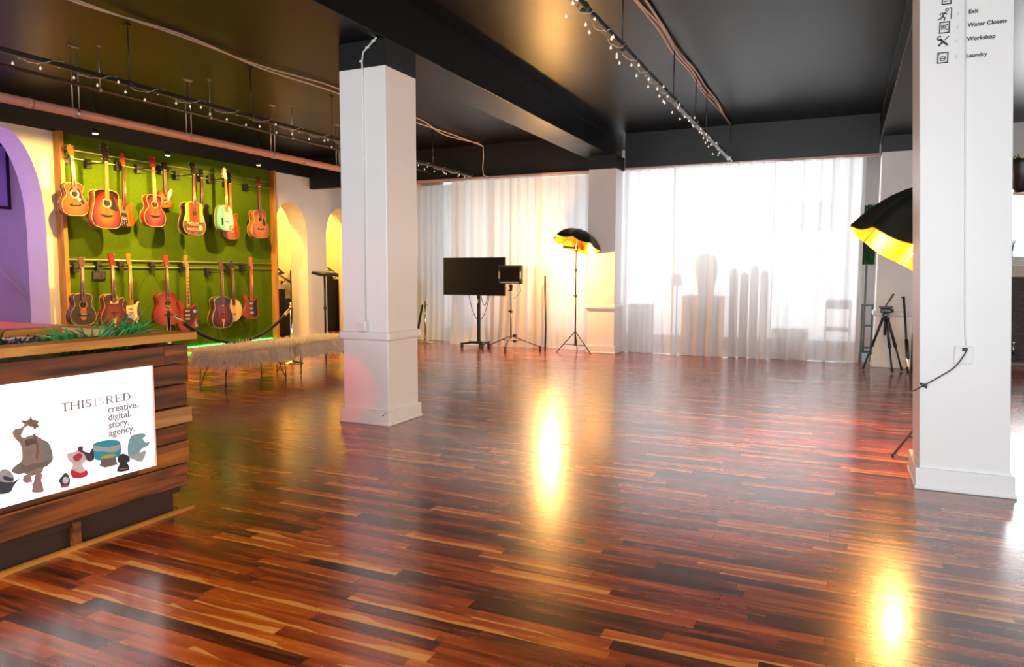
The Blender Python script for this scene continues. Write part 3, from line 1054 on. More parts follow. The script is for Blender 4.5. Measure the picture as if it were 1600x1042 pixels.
G('electric_guitar', HX + .04, 8.953, 1.964, 1.023, -.003, 'white and teal egg shaped guitar with white headstock, top row', EGG, .30, .40, .11, TEAL, TEAL, neck_mat=MAPLE, board_mat=MAPLE, head='six', head_mat=WHTG, bridge=None, binding=CREAM, hang='', guard=([(.05, .04), (.36, .10), (.44, .3), (.40, .6), (.32, .84), (.2, .93), (0, .95), (-.12, .8), (-.14, .4), (-.1, .1)], WHTG), extras=[('pickup', [('b', .05, .34, .10, .018, .008)], CHROME), ('control_plate', [('b', -.30, .35, .035, .12, .004)], BLKG), ('corner_badge', [('o', [(.12, .06), (.34, .10), (.38, .22), (.18, .2)], .004)], GOLDP)])
amber = B3('amber archtop', (0.416, 0.115, 0.009), (0.351, 0.077, 0.006), (0.223, 0.035, 0.004))
G('electric_guitar', HX - .17, 9.303, 1.836, 1.142, -.012, 'amber semi hollow cutaway guitar with f-hole, behind the white and teal guitar', cutaway(), .36, .44, .06, amber, HONEY_SIDE, neck_mat=MAPLE, board_mat=MAPLE, head_mat=EBONY, bridge='metal', binding=CREAM, hang='', extras=[('pickup', [('b', .0, .60, .075, .035, .008), ('b', 0, .42, .075, .035, .008)], DARKM), ('f_hole', [('o', [(.25, .2), (.29, .22), (.27, .32), (.31, .44), (.27, .46), (.24, .33)], .001)], DARKHOLE)])
G('acoustic_guitar', HX, 9.761, 1.876, 1.075, -.022, 'amber burst acoustic guitar with black teardrop pickguard, top row beside the right frame board', acoustic(.32, .37), .40, .45, .11,
  B3('amber acoustic top', (0.426, 0.131, 0.015), (0.351, 0.084, 0.009), (0.160, 0.027, 0.004)), HONEY_SIDE, neck_mat=MAHOG, board_mat=MAHOG, head_mat=mat('dark red headstock', (.14, .02, .012), .25, coat=.3), hole=(.68, .042, CREAM), guard=(TEAR_GUARD, BLKG), hang='')
# bottom row
G('acoustic_guitar', HX, 6.444, .547, .934, .008, 'dark brown acoustic guitar with lighter centre strip, bottom row beside the left frame board', acoustic(.32, .37), .36, .46, .10, mat('smoky dark top', (.022, .012, .007), .3, var=.3, coat=.2), BROWN_SIDE, head_mat=ROSEW, hole=(.64, .042, CREAM, .004), inlay='dot', hang='', extras=[('centre_strip', [('o', [(-.1, .2), (.1, .2), (.1, .56), (-.1, .56)], .001)], mat('amber centre strip', (.30, .12, .03), .3, var=.2))])
G('electric_guitar', HX, 6.906, .481, 1.056, -.001, 'dark burst cutaway archtop guitar with gold pickup and red headstock, bottom row', cutaway(.34, .38), .40, .45, .09,
  B3('mahogany burst top', (0.213, 0.027, 0.006), (0.085, 0.009, 0.004), (0.016, 0.004, 0.002), (.2, .6, .95)), RED_SIDE, head_mat=mat('crimson headstock', (.22, .015, .015), .25, coat=.3), bridge='trapeze', inlay='dot', hang='', extras=[('pickup', [('b', 0, .76, .13, .045, .01)], GOLDP)])
G('electric_guitar', HX - .05, 7.250, .495, 1.045, .0, 'double horn red burst electric guitar with cream pickguard and yellow maple neck, bottom row', STRAT, .33, .40, .045,
  B3('wine burst top', (0.266, 0.038, 0.009), (0.117, 0.007, 0.004), (0.021, 0.002, 0.002), (.15, .55, .95)), None, neck_mat=MAPLE, board_mat=MAPLE, head='six', head_mat=MAPLE, bridge=None, binding=None, hang='', guard=([(-.06, .24), (.2, .14), (.36, .2), (.28, .4), (.30, .64), (.40, .82), (.3, .82), (.2, .73), (-.08, .70), (-.24, .66), (-.22, .4)], mat('cream pickguard plastic', (.75, .55, .28), .3, var=.06)), extras=[('pickup', [('b', -.02, .60, .075, .018, .012), ('b', -.02, .48, .075, .018, .012)], WHTG), ('tremolo', [('b', -.04, .32, .11, .06, .014)], CHROME), ('jack_plate', [('b', .24, .12, .03, .05, .006)], CHROME)])
G('acoustic_guitar', HX, 7.792, .463, 1.079, -.011, 'orange red mahogany acoustic guitar with dark neck, bottom row behind the rope post', acoustic(.35, .40), .42, .46, .11, B3('orange mahogany top', (0.309, 0.046, 0.006), (0.245, 0.031, 0.004), (0.138, 0.014, 0.003)), mat('orange red side', (.26, .035, .008), .2, var=.2, coat=.4), board_mat=ROSEW, head_mat=mat('deep red headstock', (.26, .03, .015), .25, coat=.3), hole=(.66, .045, ROSEW), inlay='dot', hang='', binding=ROSEW)
G('electric_guitar', HX - .13, 8.331, .342, 1.206, .0, 'orange offset electric guitar with tortoise pickguard and block inlays, bottom row behind the mahogany acoustic', JAG, .40, .40, .045, mat('candy orange red', (.26, .030, .006), .15, var=.12, coat=.5), None, neck_mat=MAPLE, board_mat=CREAM, head='six', head_mat=MAPLE, bridge=None, binding=None, hang='', inlay=None, guard=([(-.18, .2), (.12, .16), (.24, .30), (.36, .5), (.42, .74), (.34, .82), (.2, .74), (-.12, .72), (-.26, .7), (-.22, .4)], TORT), extras=[('pickup', [('b', -.06, .64, .09, .035, .01), ('b', -.06, .5, .09, .035, .01), ('b', -.06, .38, .09, .035, .01)], GOLDP), ('control_plate', [('o', [(.3, .1), (.44, .12), (.46, .3), (.34, .34)], .006), ('d', .30, .62, .03, .005)], CHROME), ('neck_blocks', [('b', 0, .78 + .12 * i, .036, .02, .017) for i in range(9)], ROSEW)])
G('electric_guitar', HX, 8.853, .354, 1.112, .0, 'dark red archtop guitar with double cream binding, bottom row centre', acoustic(.36, .40), .43, .46, .11, B3('dark red archtop', (0.223, 0.015, 0.004), (0.117, 0.006, 0.002), (0.010, 0.002, 0.002), (.15, .55, .92)), BROWN_SIDE, head_mat=ROSEW, bridge='trapeze', inlay='dot', hang='', extras=[('f_hole', [('o', [(.25, .36), (.29, .38), (.27, .5), (.31, .6), (.27, .62), (.24, .5)], .001), ('o', [(-.25, .36), (-.24, .5), (-.27, .62), (-.31, .6), (-.27, .5), (-.29, .38)], .001)], DARKHOLE), ('pick_up_badge', [('d', 0, .74, .022, .006)], PEARL)])
G('banjo', HX - .15, 9.281, .431, 1.033, -.018, 'cream skinned banjo with dark neck, bottom row behind the dark red archtop', ROUND, .38, .37, .07, mat('cream banjo skin', (.78, .58, .30), .5, var=.06), MAHOG, neck_mat=MAHOG, board_mat=ROSEW, head='banjo', head_mat=EBONY, bridge=None, binding=CREAM, hang='', extras=[('bridge', [('b', 0, .36, .07, .006, .016)], MAPLE), ('tailpiece', [('b', 0, .06, .03, .06, .008)], CHROME)])
G('electric_guitar', HX - .03, 9.581, .451, 1.097, .036, 'red orange electric guitar with black pickguard, bottom row beside the right frame board', MOD, .34, .40, .045, mat('translucent red orange', (.24, .030, .006), .2, var=.15, coat=.4), None, neck_mat=mat('red orange neck', (.42, .10, .03), .3, coat=.2), board_mat=mat('red orange board', (.40, .10, .03), .35), head='six', head_mat=mat('red orange headstock front', (.42, .10, .03), .3), bridge='metal', binding=None, hang='', guard=([(.1, .16), (.32, .12), (.42, .3), (.34, .6), (.36, .8), (.16, .7), (.08, .5)], BLKG), extras=[('pickup', [('b', -.02, .64, .08, .035, .01), ('b', -.02, .44, .08, .035, .01)], CHROME)])

# ------------------------------------------------------------------ reception counter
XF = -3.117
cn = empty('reception_counter', (XF, 2.70, 0), 'plank clad reception counter with bright sign panel and planted top', 'counter')


def local(x0, x1, y0, y1, z0, z1):
    return x0 - XF, x1 - XF, y0 - 2.70, y1 - 2.70, z0, z1


YN = -1.2
MB().bb(*local(-4.12, XF - .03, YN, 2.66, .10, .83)).build('carcass', DARKWOOD, cn)
MB().bb(*local(-4.10, XF - .05, YN, 2.63, 0, .10)).build('plinth', DARKWOOD, cn)
MB().bb(*local(XF - .012, XF + .008, YN, 2.712, 0, .018)).build('floor_batten', PINE, cn)
MB().bb(*local(XF - .05, XF - .012, 2.07, 2.10, .0, .12)).build('block', PLANKS[1], cn)
zr = [.135, .255, .373, .463, .560, .677, .783, .885]
PT = .026
rows = [(0, [(YN, 2.69, 1)]), (1, [(YN, 2.394, 1), (2.398, 2.705, 2)]), (2, [(2.50, 2.70, 1)]), (3, [(2.50, 2.708, 0)]), (4, [(2.50, 2.70, 0)]), (5, [(2.50, 2.715, 0)]), (6, [(YN, 2.571, 0), (2.575, 2.72, 1)])]
for i, segs in rows:
    for (a, c, mm) in segs:
        t = random.Random(i * 7 + int(a * 10)).uniform(-.006, .006)
        MB().bb(*local(XF - .03, XF - .03 + PT + t, a, c, zr[i] + .003, zr[i + 1] - .003), .003).build('plank', PLANKS[mm], cn)
MB().bb(*local(XF - .03, XF + .006, 2.487, 2.722, .470, .552), .003).build('plank', PLANKS[3], cn)
# far end boards
for i in range(7):
    MB().bb(*local(-4.12, XF - .035, 2.66, 2.685 + (i % 2) * .01, zr[i] + .003, zr[i + 1] - .003), .003).build('end_plank', PLANKS[i % 3], cn)
# frame of the planted top
lip = MB()
lip.bb(*local(XF - .12, XF + .03, YN, 2.75, .905, .945), .003)
lip.build('front_lip', PINE, cn)
MB().bb(*local(-4.16, XF - .12, 2.66, 2.75, .905, .943), .003).build('end_lip', wood_mat('pale pine cross board', (0.40, 0.20, 0.07), (0.62, 0.38, 0.16), 'X', 0.6, 0.45), cn)
MB().bb(*local(-4.16, -4.05, YN, 2.66, .905, .943), .003).build('back_lip', PINE, cn)
# lit sign panel
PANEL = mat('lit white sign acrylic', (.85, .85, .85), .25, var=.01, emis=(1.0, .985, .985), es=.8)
px0, px1, pz0, pz1 = YN, 2.486, .285, .792
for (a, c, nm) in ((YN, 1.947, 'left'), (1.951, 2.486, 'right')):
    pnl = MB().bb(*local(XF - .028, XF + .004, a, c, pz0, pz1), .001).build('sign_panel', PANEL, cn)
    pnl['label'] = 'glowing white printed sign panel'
MB().bb(*local(XF - .004, XF + .008, 2.486, 2.494, pz0, pz1)).build('panel_edging', mat('pale pink edging', (.8, .5, .42), .5, emis=(1, .45, .35), es=.35), cn)
FX = .0045  # print stands on the panel face, in the counter's own frame


def serif_word(word, y0, z0, h, widths, m, name, lean=0.0):
    b_ = MB()
    y = y0 - 2.70
    st, th, sf = h * .19, h * .085, h * .28

    def rect(ya, yb, za, zb):
        b_.plate((FX, 0, 0), (0, 1, 0), (0, 0, 1), [(ya, za), (yb, za), (yb, zb), (ya, zb)], .0012)

    def arc(cy, cz, ry, rz, a0, a1, tw, n=12):
        pts = []
        for k in range(n + 1):
            a = R_(a0 + (a1 - a0) * k / n)
            pts.append((cy + ry * math.cos(a), cz + rz * math.sin(a)))
        for k in range(n, -1, -1):
            a = R_(a0 + (a1 - a0) * k / n)
            pts.append((cy + (ry - tw) * math.cos(a), cz + (rz - th) * math.sin(a)))
        b_.plate((FX, 0, 0), (0, 1, 0), (0, 0, 1), pts, .0012)

    for ch in word:
        w = widths[ch]
        if ch == 'T':
            rect(y + w / 2 - st / 2, y + w / 2 + st / 2, z0, z0 + h)
            rect(y + w / 2 - sf * .7, y + w / 2 + sf * .7, z0, z0 + th)
            rect(y, y + w, z0 + h - th, z0 + h)
            for s in (y, y + w - th):
                rect(s, s + th, z0 + h - sf, z0 + h)
        elif ch == 'H':
            for s in (y + sf * .5, y + w - sf * .5):
                rect(s - st / 2, s + st / 2, z0, z0 + h)
                rect(s - sf * .6, s + sf * .6, z0, z0 + th)
                rect(s - sf * .6, s + sf * .6, z0 + h - th, z0 + h)
            rect(y + sf * .5, y + w - sf * .5, z0 + h * .5 - th / 2, z0 + h * .5 + th / 2)
        elif ch == 'I':
            rect(y + w / 2 - st / 2, y + w / 2 + st / 2, z0, z0 + h)
            rect(y, y + w, z0, z0 + th)
            rect(y, y + w, z0 + h - th, z0 + h)
        elif ch == 'S':
            arc(y + w / 2, z0 + h * .74, w / 2, h * .26, 20, 270, st)
            arc(y + w / 2, z0 + h * .26, w / 2, h * .27, -160, 90, st)
        elif ch == 'E':
            rect(y + sf * .3, y + sf * .3 + st, z0, z0 + h)
            for zz in (z0, z0 + h - th):
                rect(y, y + w, zz, zz + th)
            rect(y + sf * .3, y + w * .75, z0 + h * .5 - th / 2, z0 + h * .5 + th / 2)
            rect(y + w - th, y + w, z0, z0 + sf)
            rect(y + w - th, y + w, z0 + h - sf, z0 + h)
        elif ch in 'RD':
            rect(y + sf * .3, y + sf * .3 + st, z0, z0 + h)
            rect(y, y + sf, z0, z0 + th)
            rect(y, y + sf, z0 + h - th, z0 + h)
            if ch == 'D':
                rect(y + sf * .3, y + w * .45, z0, z0 + th)
                rect(y + sf * .3, y + w * .45, z0 + h - th, z0 + h)
                arc(y + w * .45, z0 + h * .5, w * .55, h * .5, -90, 90, st)
            else:
                rect(y + sf * .3, y + w * .5, z0 + h - th, z0 + h)
                rect(y + sf * .3, y + w * .5, z0 + h * .46, z0 + h * .46 + th)
                arc(y + w * .5, z0 + h * .73, w * .36, h * .27, -90, 90, st)
                b_.plate((FX, 0, 0), (0, 1, 0), (0, 0, 1), [(y + w * .42, z0 + h * .46), (y + w * .42 + st, z0 + h * .46), (y + w + st * .2, z0), (y + w - st, z0)], .0012)
        y += w + h * .16
    o = b_.build(name, m, sign_r)
    return y + 2.70


sign_r = [c for c in cn.children if c.name.startswith('sign_panel')][1]
wd = {'T': .037, 'H': .043, 'I': .016, 'S': .028, 'R': .040, 'E': .036, 'D': .040}
y = serif_word('THIS', 2.022, .640, .037, wd, GREYTXT, 'lettering')
y = serif_word('IS', y + .006, .640, .037, wd, PALETXT, 'lettering')
serif_word('RED', y + .004, .640, .037, wd, GREYTXT, 'lettering')
for k, wtx in enumerate(('creative.', 'digital.', 'story.', 'agency.')):
    text('lettering', wtx, .047, (FX, 2.243 - 2.70, .597 - .0375 * k), (R_(90), 0, R_(90)), GREYTXT, sign_r, .0006)
# grey sweep printed behind the words
sw = spline([(2.10, .785), (2.115, .70), (2.14, .60), (2.18, .48), (2.20, .44)], 6, False)
MB().plate((FX - .0006, 0, 0), (0, 1, 0), (0, 0, 1), [(p[0] - 2.70, p[1]) for p in sw] + [(p[0] + .002 - 2.70, p[1]) for p in reversed(sw)], .0005).build('sweep_line', PALETXT, sign_r)


def toy(name, parts, parent):
    """printed toy pictures: flat inks on the panel face"""
    for k, (nm, pts, c, sm) in enumerate(parts):
        m = mat('ink %.2f %.2f %.2f' % c, c, .5, var=.25, scale=60)
        pp = spline(pts, 4) if sm else pts
        MB().plate((FX + .0003 * k, 0, 0), (0, 1, 0), (0, 0, 1), [(p[0] - 2.70, p[1]) for p in pp], .001).build(nm, m, parent)


sign_l = [c for c in cn.children if c.name.startswith('sign_panel')][0]
# figure that swings a spiked club
toy('figure', [('printed_figure', [(1.827, 0.602), (1.851, 0.602), (1.864, 0.616), (1.854, 0.626), (1.852, 0.633), (1.884, 0.625), (1.888, 0.61), (1.863, 0.6), (1.854, 0.584), (1.847, 0.569), (1.861, 0.558), (1.885, 0.563), (1.909, 0.556), (1.938, 0.533), (1.962, 0.511), (1.976, 0.447), (1.962, 0.424), (1.936, 0.413), (1.926, 0.394), (1.909, 0.389), (1.877, 0.391), (1.853, 0.408), (1.833, 0.409), (1.806, 0.424), (1.809, 0.44), (1.835, 0.454), (1.848, 0.472), (1.848, 0.514), (1.84, 0.541), (1.825, 0.561), (1.815, 0.588)], (0.36, 0.26, 0.21), True), ('printed_arm', [(1.933, 0.526), (1.962, 0.511), (1.976, 0.447), (1.962, 0.424), (1.94, 0.416), (1.937, 0.439), (1.944, 0.458), (1.931, 0.487)], (0.26, 0.25, 0.25), True), ('printed_leg', [(1.835, 0.454), (1.851, 0.438), (1.861, 0.414), (1.833, 0.409), (1.806, 0.424), (1.809, 0.44)], (0.25, 0.21, 0.19), True), ('printed_belt', [(1.836, 0.458), (1.863, 0.435), (1.891, 0.441), (1.924, 0.437), (1.954, 0.435), (1.949, 0.414), (1.919, 0.417), (1.878, 0.41), (1.857, 0.411)], (0.22, 0.17, 0.16), True), ('printed_strap', [(1.897, 0.561), (1.906, 0.561), (1.915, 0.508), (1.909, 0.458), (1.903, 0.46), (1.908, 0.51)], (0.2, 0.13, 0.11), True), ('printed_beard', [(1.862, 0.545), (1.884, 0.549), (1.907, 0.54), (1.904, 0.523), (1.883, 0.524), (1.867, 0.519)], (0.12, 0.1, 0.1), True), ('printed_club', [(1.852, 0.633), (1.868, 0.628), (1.883, 0.632), (1.891, 0.643), (1.897, 0.627), (1.907, 0.627), (1.923, 0.616), (1.916, 0.608), (1.924, 0.592), (1.911, 0.592), (1.904, 0.584), (1.897, 0.597), (1.883, 0.602), (1.876, 0.616), (1.854, 0.626)], (0.26, 0.16, 0.12), False)], sign_l)
toy('toy', [('printed_squirrel', [(1.883, 0.317), (1.926, 0.307), (1.926, 0.333), (1.921, 0.36), (1.926, 0.387), (1.909, 0.389), (1.895, 0.384), (1.892, 0.364), (1.883, 0.353), (1.88, 0.384), (1.865, 0.398), (1.85, 0.394), (1.847, 0.375), (1.863, 0.363), (1.879, 0.363), (1.884, 0.34)], (0.42, 0.24, 0.26), True)], sign_l)
toy('toy', [('printed_boat', [(1.741, 0.352), (1.79, 0.342), (1.807, 0.365), (1.832, 0.392), (1.808, 0.382), (1.781, 0.393), (1.744, 0.399)], (0.05, 0.06, 0.09), True), ('printed_toy', [(1.751, 0.401), (1.804, 0.383), (1.809, 0.406), (1.795, 0.431), (1.773, 0.445), (1.749, 0.43)], (0.5, 0.46, 0.48), True), ('printed_band', [(1.771, 0.416), (1.805, 0.399), (1.801, 0.388), (1.774, 0.399)], (0.06, 0.07, 0.11), True)], sign_l)
toy('toy', [('printed_bird', [(2.009, 0.305), (2.037, 0.3), (2.047, 0.326), (2.038, 0.357), (2.026, 0.365), (2.016, 0.356), (1.998, 0.339), (2.003, 0.324)], (0.06, 0.06, 0.07), True), ('printed_belly', [(2.015, 0.323), (2.031, 0.316), (2.041, 0.328), (2.035, 0.344), (2.021, 0.347), (2.014, 0.337)], (0.75, 0.78, 0.8), True), ('printed_feet', [(2.004, 0.302), (2.04, 0.302), (2.031, 0.311), (2.014, 0.314)], (0.75, 0.05, 0.15), False)], sign_r)
toy('toy', [('printed_jelly', [(2.065, 0.331), (2.124, 0.325), (2.123, 0.345), (2.107, 0.383), (2.123, 0.394), (2.136, 0.405), (2.124, 0.432), (2.101, 0.452), (2.071, 0.449), (2.04, 0.447), (2.046, 0.417), (2.064, 0.394), (2.053, 0.368)], (0.82, 0.7, 0.7), True), ('printed_red', [(2.063, 0.332), (2.124, 0.325), (2.127, 0.352), (2.096, 0.347), (2.055, 0.372)], (0.8, 0.03, 0.06), True), ('printed_red', [(2.065, 0.427), (2.095, 0.439), (2.109, 0.421), (2.083, 0.403)], (0.6, 0.03, 0.08), True), ('printed_hat', [(2.094, 0.468), (2.113, 0.464), (2.115, 0.444), (2.154, 0.421), (2.147, 0.388), (2.128, 0.402), (2.119, 0.429), (2.091, 0.45)], (0.1, 0.05, 0.06), True)], sign_r)
toy('toy', [('printed_fin', [(2.142, 0.424), (2.166, 0.457), (2.165, 0.394), (2.147, 0.388)], (0.03, 0.03, 0.04), False), ('printed_hull', [(2.165, 0.433), (2.164, 0.463), (2.192, 0.471), (2.25, 0.467), (2.292, 0.453), (2.301, 0.433), (2.301, 0.397), (2.289, 0.38), (2.246, 0.375), (2.183, 0.385), (2.166, 0.403)], (0.02, 0.42, 0.58), True), ('printed_sail', [(2.168, 0.457), (2.227, 0.436), (2.297, 0.434), (2.299, 0.418), (2.268, 0.405), (2.206, 0.421), (2.165, 0.433)], (0.5, 0.52, 0.55), True), ('printed_stand', [(2.196, 0.384), (2.273, 0.376), (2.279, 0.342), (2.215, 0.342), (2.187, 0.361), (2.198, 0.366)], (0.22, 0.17, 0.18), False), ('printed_deck', [(2.199, 0.388), (2.268, 0.385), (2.268, 0.395), (2.231, 0.401), (2.205, 0.399)], (0.72, 0.5, 0.03), True)], sign_r)
toy('toy', [('printed_shell', [(2.341, 0.368), (2.338, 0.415), (2.354, 0.458), (2.382, 0.467), (2.429, 0.463), (2.437, 0.446), (2.422, 0.438), (2.438, 0.414), (2.459, 0.415), (2.449, 0.396), (2.414, 0.388), (2.395, 0.366), (2.366, 0.347)], (0.28, 0.52, 0.62), True), ('printed_shade', [(2.344, 0.367), (2.395, 0.371), (2.436, 0.372), (2.411, 0.325), (2.366, 0.347)], (0.5, 0.54, 0.6), True)], sign_r)
toy('toy', [('printed_bell', [(2.278, 0.309), (2.338, 0.299), (2.339, 0.322), (2.331, 0.339), (2.346, 0.343), (2.341, 0.368), (2.311, 0.387), (2.286, 0.378), (2.283, 0.356), (2.293, 0.343)], (0.03, 0.03, 0.035), True), ('printed_band', [(2.289, 0.318), (2.336, 0.312), (2.336, 0.308), (2.289, 0.314)], (0.5, 0.25, 0.3), False)], sign_r)

# return wing and red flood behind the counter
wing = empty('back_desk', (-5.15, 2.88, 0), 'long desk surface glowing red behind the planted counter', 'desk')
MB().bb(-1.1, .96, -.30, .26, .86, .905, .004).build('worktop', mat('pale desk laminate', (.62, .45, .42), .35, var=.05), wing)
for sx in (-1.0, .86):
    MB().bb(sx - .02, sx + .02, -.26, .22, 0, .86).build('leg', BLK, wing)
e = empty('flood_light', (-5.55, 2.35, 1.62), 'small red flood light on a stem above the back desk', 'lamp')
spot('red flood lamp', (-5.55, 2.35, 1.56), (-5.2, 2.85, .9), 55, (1.0, .02, .03), 110, .6, .04)
MB().lathe([(.03, 0), (.045, .02), (.045, .10), (.02, .12)], (0, 0, -.02), 14).build('housing', BLK, e)
MB().cyl((0, 0, .09), (0, 0, ZC - 1.62), .01, 8).build('stem', BLK, e)
e = empty('floor_uplight', (-4.75, 3.3, 0), 'small red uplighter on the floor behind the counter', 'lamp')
MB().lathe([(.08, 0), (.08, .02), (.02, .03), (.02, .25)], seg=14).build('base', BLK, e)
MB().cyl((-.06, -.08, .26), (.0, 0, .30), .045, 14).build('housing', BLK, e)
spot('red uplighter lamp', (-4.72, 3.36, .33), (-3.90, 4.92, .28), 26, (1.0, .02, .05), 22, .35, .02)

# planted top: loose artificial leaves, and two tufts of long grass
rnd = random.Random(4)
LEAFM = mat('dark artificial leaf', (.012, .055, .022), .45, var=.5, scale=25)
gb = MB()
for i in range(5200):
    x, y = rnd.uniform(-4.0, -3.28), rnd.uniform(.2, 2.60)
    z = .855 + rnd.uniform(0, .055)
    a = rnd.uniform(0, 6.28)
    l, w = rnd.uniform(.015, .034), rnd.uniform(.005, .010)
    d = Vector((math.cos(a), math.sin(a), rnd.uniform(-.2, 1.0))).normalized()
    s = d.cross(Vector((0, 0, 1))).normalized() * w
    p = Vector((x, y, z))
    gb.tri(p - s, p + s, p + d * l)
gb.bb(-4.04, -3.24, YN, 2.65, .835, .862)
tag(gb.build('artificial_greenery', LEAFM), 'dark green artificial leaves filling the top of the counter', 'artificial plants', kind='stuff')


def tuft(x, y, n, h, lean, label, seed, m):
    r = random.Random(seed)
    b_ = MB()
    for i in range(n):
        p = Vector((r.gauss(0, .03), r.gauss(0, .05), 0))
        d = Vector((r.gauss(lean[0], .35), r.gauss(lean[1], .35), 1)).normalized()
        hh = h * r.uniform(.55, 1.1)
        q = p + d * hh * .6
        e2 = q + (d + Vector((d.x * .9, d.y * .9, -.35))).normalized() * hh * .5
        s = d.cross(Vector((r.uniform(-1, 1), r.uniform(-1, 1), .2))).normalized() * .004
        v = [b_.bm.verts.new(k) for k in (p - s, p + s, q + s * .9, q - s * .9, e2)]
        b_.bm.faces.new((v[0], v[1], v[2], v[3]))
        b_.bm.faces.new((v[3], v[2], v[4]))
    return tag(b_.build('grass_tuft', m, None, False, (x, y, .868)), label, 'artificial plant', 'grass tufts on the counter')


GRASSM = mat('bright artificial grass', (.02, .26, .05), .45, var=.4, scale=18)
tuft(-3.40, 2.50, 150, .20, (.1, .75), 'bright green grass tuft at the far end of the counter top', 1, GRASSM)
tuft(-3.42, 2.32, 60, .17, (.0, -.6), 'bright grass blades lying beside the tuft on the counter', 2, GRASSM)
tuft(-3.90, 2.20, 60, .17, (-.1, -.5), 'dark olive grass tuft near the back edge of the counter top', 3, mat('olive artificial grass', (.06, .12, .02), .5, var=.4, scale=18))

# ------------------------------------------------------------------ fur benches
FUR = mat('cream long fur', (.86, .74, .60), .9, var=.10, scale=30, spec=.1)


def fur_bench(y0, y1, label, seed):
    e = empty('fur_bench', (-6.25, (y0 + y1) / 2, 0), label, 'bench', 'fur benches')
    r = random.Random(seed)
    hl = (y1 - y0) / 2
    MB().bb(-.22, .22, -hl + .03, hl - .03, .31, .38, .03).build('seat', mat('bench pad', (.5, .36, .26), .9), e)
    b_ = MB()
    for i in range(8500):
        u = r.random()
        if u < .50:
            p = Vector((r.uniform(-.24, .24), r.uniform(-hl, hl), .385))
            d = Vector((p.x * 1.6 + r.gauss(0, .5), r.gauss(0, .5) + (p.y / hl) ** 5, .55))
        elif u < .86:
            s = r.choice((-1, 1))
            p = Vector((s * .235, r.uniform(-hl, hl), r.uniform(.27, .385)))
            d = Vector((s * .55, r.gauss(0, .35), -.75))
        else:
            s = r.choice((-1, 1))
            p = Vector((r.uniform(-.23, .23), s * (hl - .01), r.uniform(.27, .385)))
            d = Vector((r.gauss(0, .35), s * .55, -.75))
        d.normalize()
        l = r.uniform(.05, .10)
        s_ = d.cross(Vector((r.uniform(-1, 1), r.uniform(-1, 1), r.uniform(-1, 1)))).normalized() * r.uniform(.003, .006)
        q = p + d * l * .6
        t = q + (d + Vector((0, 0, -.5))).normalized() * l * .5
        v = [b_.bm.verts.new(k) for k in (p - s_, p + s_, q + s_ * .8, q - s_ * .8, t)]
        b_.bm.faces.new((v[0], v[1], v[2], v[3]))
        b_.bm.faces.new((v[3], v[2], v[4]))
    b_.box((0, 0, .33), (.46, 2 * hl, .11), None, .04)
    f = b_.build('fur_cover', FUR, e)
    f['kind'] = 'stuff'
    for sx in (-1, 1):
        for sy in (-1, 1):
            fx, fy = sx * .19, sy * (hl - .06)
            tx, ty = sx * .16, sy * (hl - .14)
            MB().tube([(tx - sx * .05, ty, .31), (fx, fy, .012), (fx + .001, fy + sy * .006, .006), (fx, fy + sy * .012, .012), (tx + sx * .04, ty + sy * .05, .31)], .006, 6).build('leg', DARKM, e)
    return e


fur_bench(5.70, 6.74, 'pale shaggy fur bench on hairpin legs nearest the counter', 11)
fur_bench(6.90, 7.96, 'pale shaggy fur bench partly hidden behind the front pillar', 12)


# ------------------------------------------------------------------ rope barrier
def stanchion(x, y, h, label):
    e = empty('rope_stanchion', (x, y, 0), label, 'stanchion', 'rope stanchions')
    MB().lathe([(.155, 0), (.155, .012), (.12, .028), (.03, .035), (.024, .05)], seg=24).build('base', BRASS, e)
    MB().cyl((0, 0, .03), (0, 0, h - .05), .021, 14).build('post', CHROME, e)
    MB().lathe([(.027, 0), (.032, .008), (.027, .02), (.012, .025)], (0, 0, h - .07), 16).sphere((0, 0, h - .022), .027, 14).build('finial', BRASS, e)
    MB().tube([(.021, 0, h - .09), (.04, 0, h - .10), (.04, 0, h - .12)], .006, 6).build('hook', BRASS, e)
    return e


stanchion(-7.0, 5.84, .90, 'metal rope post in front of the guitars by the counter')
stanchion(-7.0, 7.86, .85, 'metal rope post behind the fur benches by the first arch')
stanchion(-6.89, 11.25, .80, 'metal rope post by the curtain beside the front pillar')
VELVET = mat('black velvet rope', (.010, .009, .010), .8, var=.2)
e = empty('barrier_rope', (-6.98, 5.86, .78), 'black velvet rope sagging between the posts before the guitars', 'rope')
pts = []
for k in range(25):
    t = k / 24
    pts.append((.0, .05 + 1.90 * t, -.02 + .04 * t * 0 - 4 * .38 * t * (1 - t)))
MB().tube(pts[1:-1], .021, 10).build('rope', VELVET, e)
for q0, q1 in ((pts[0], pts[2]), (pts[-1], pts[-3])):
    v = Vector(q1) - Vector(q0)
    MB().cyl(q0, Vector(q0) + v * .7, .023, 10).build('end_cap', BRASS, e)
e = empty('barrier_rope', (-6.93, 11.25, .70), 'black rope hanging straight down from the post by the curtain', 'rope')
MB().tube([(.0, -.03, 0), (-.03, -.06, -.2), (-.07, -.1, -.5), (-.10, -.12, -.69)], .02, 8).build('rope', VELVET, e)

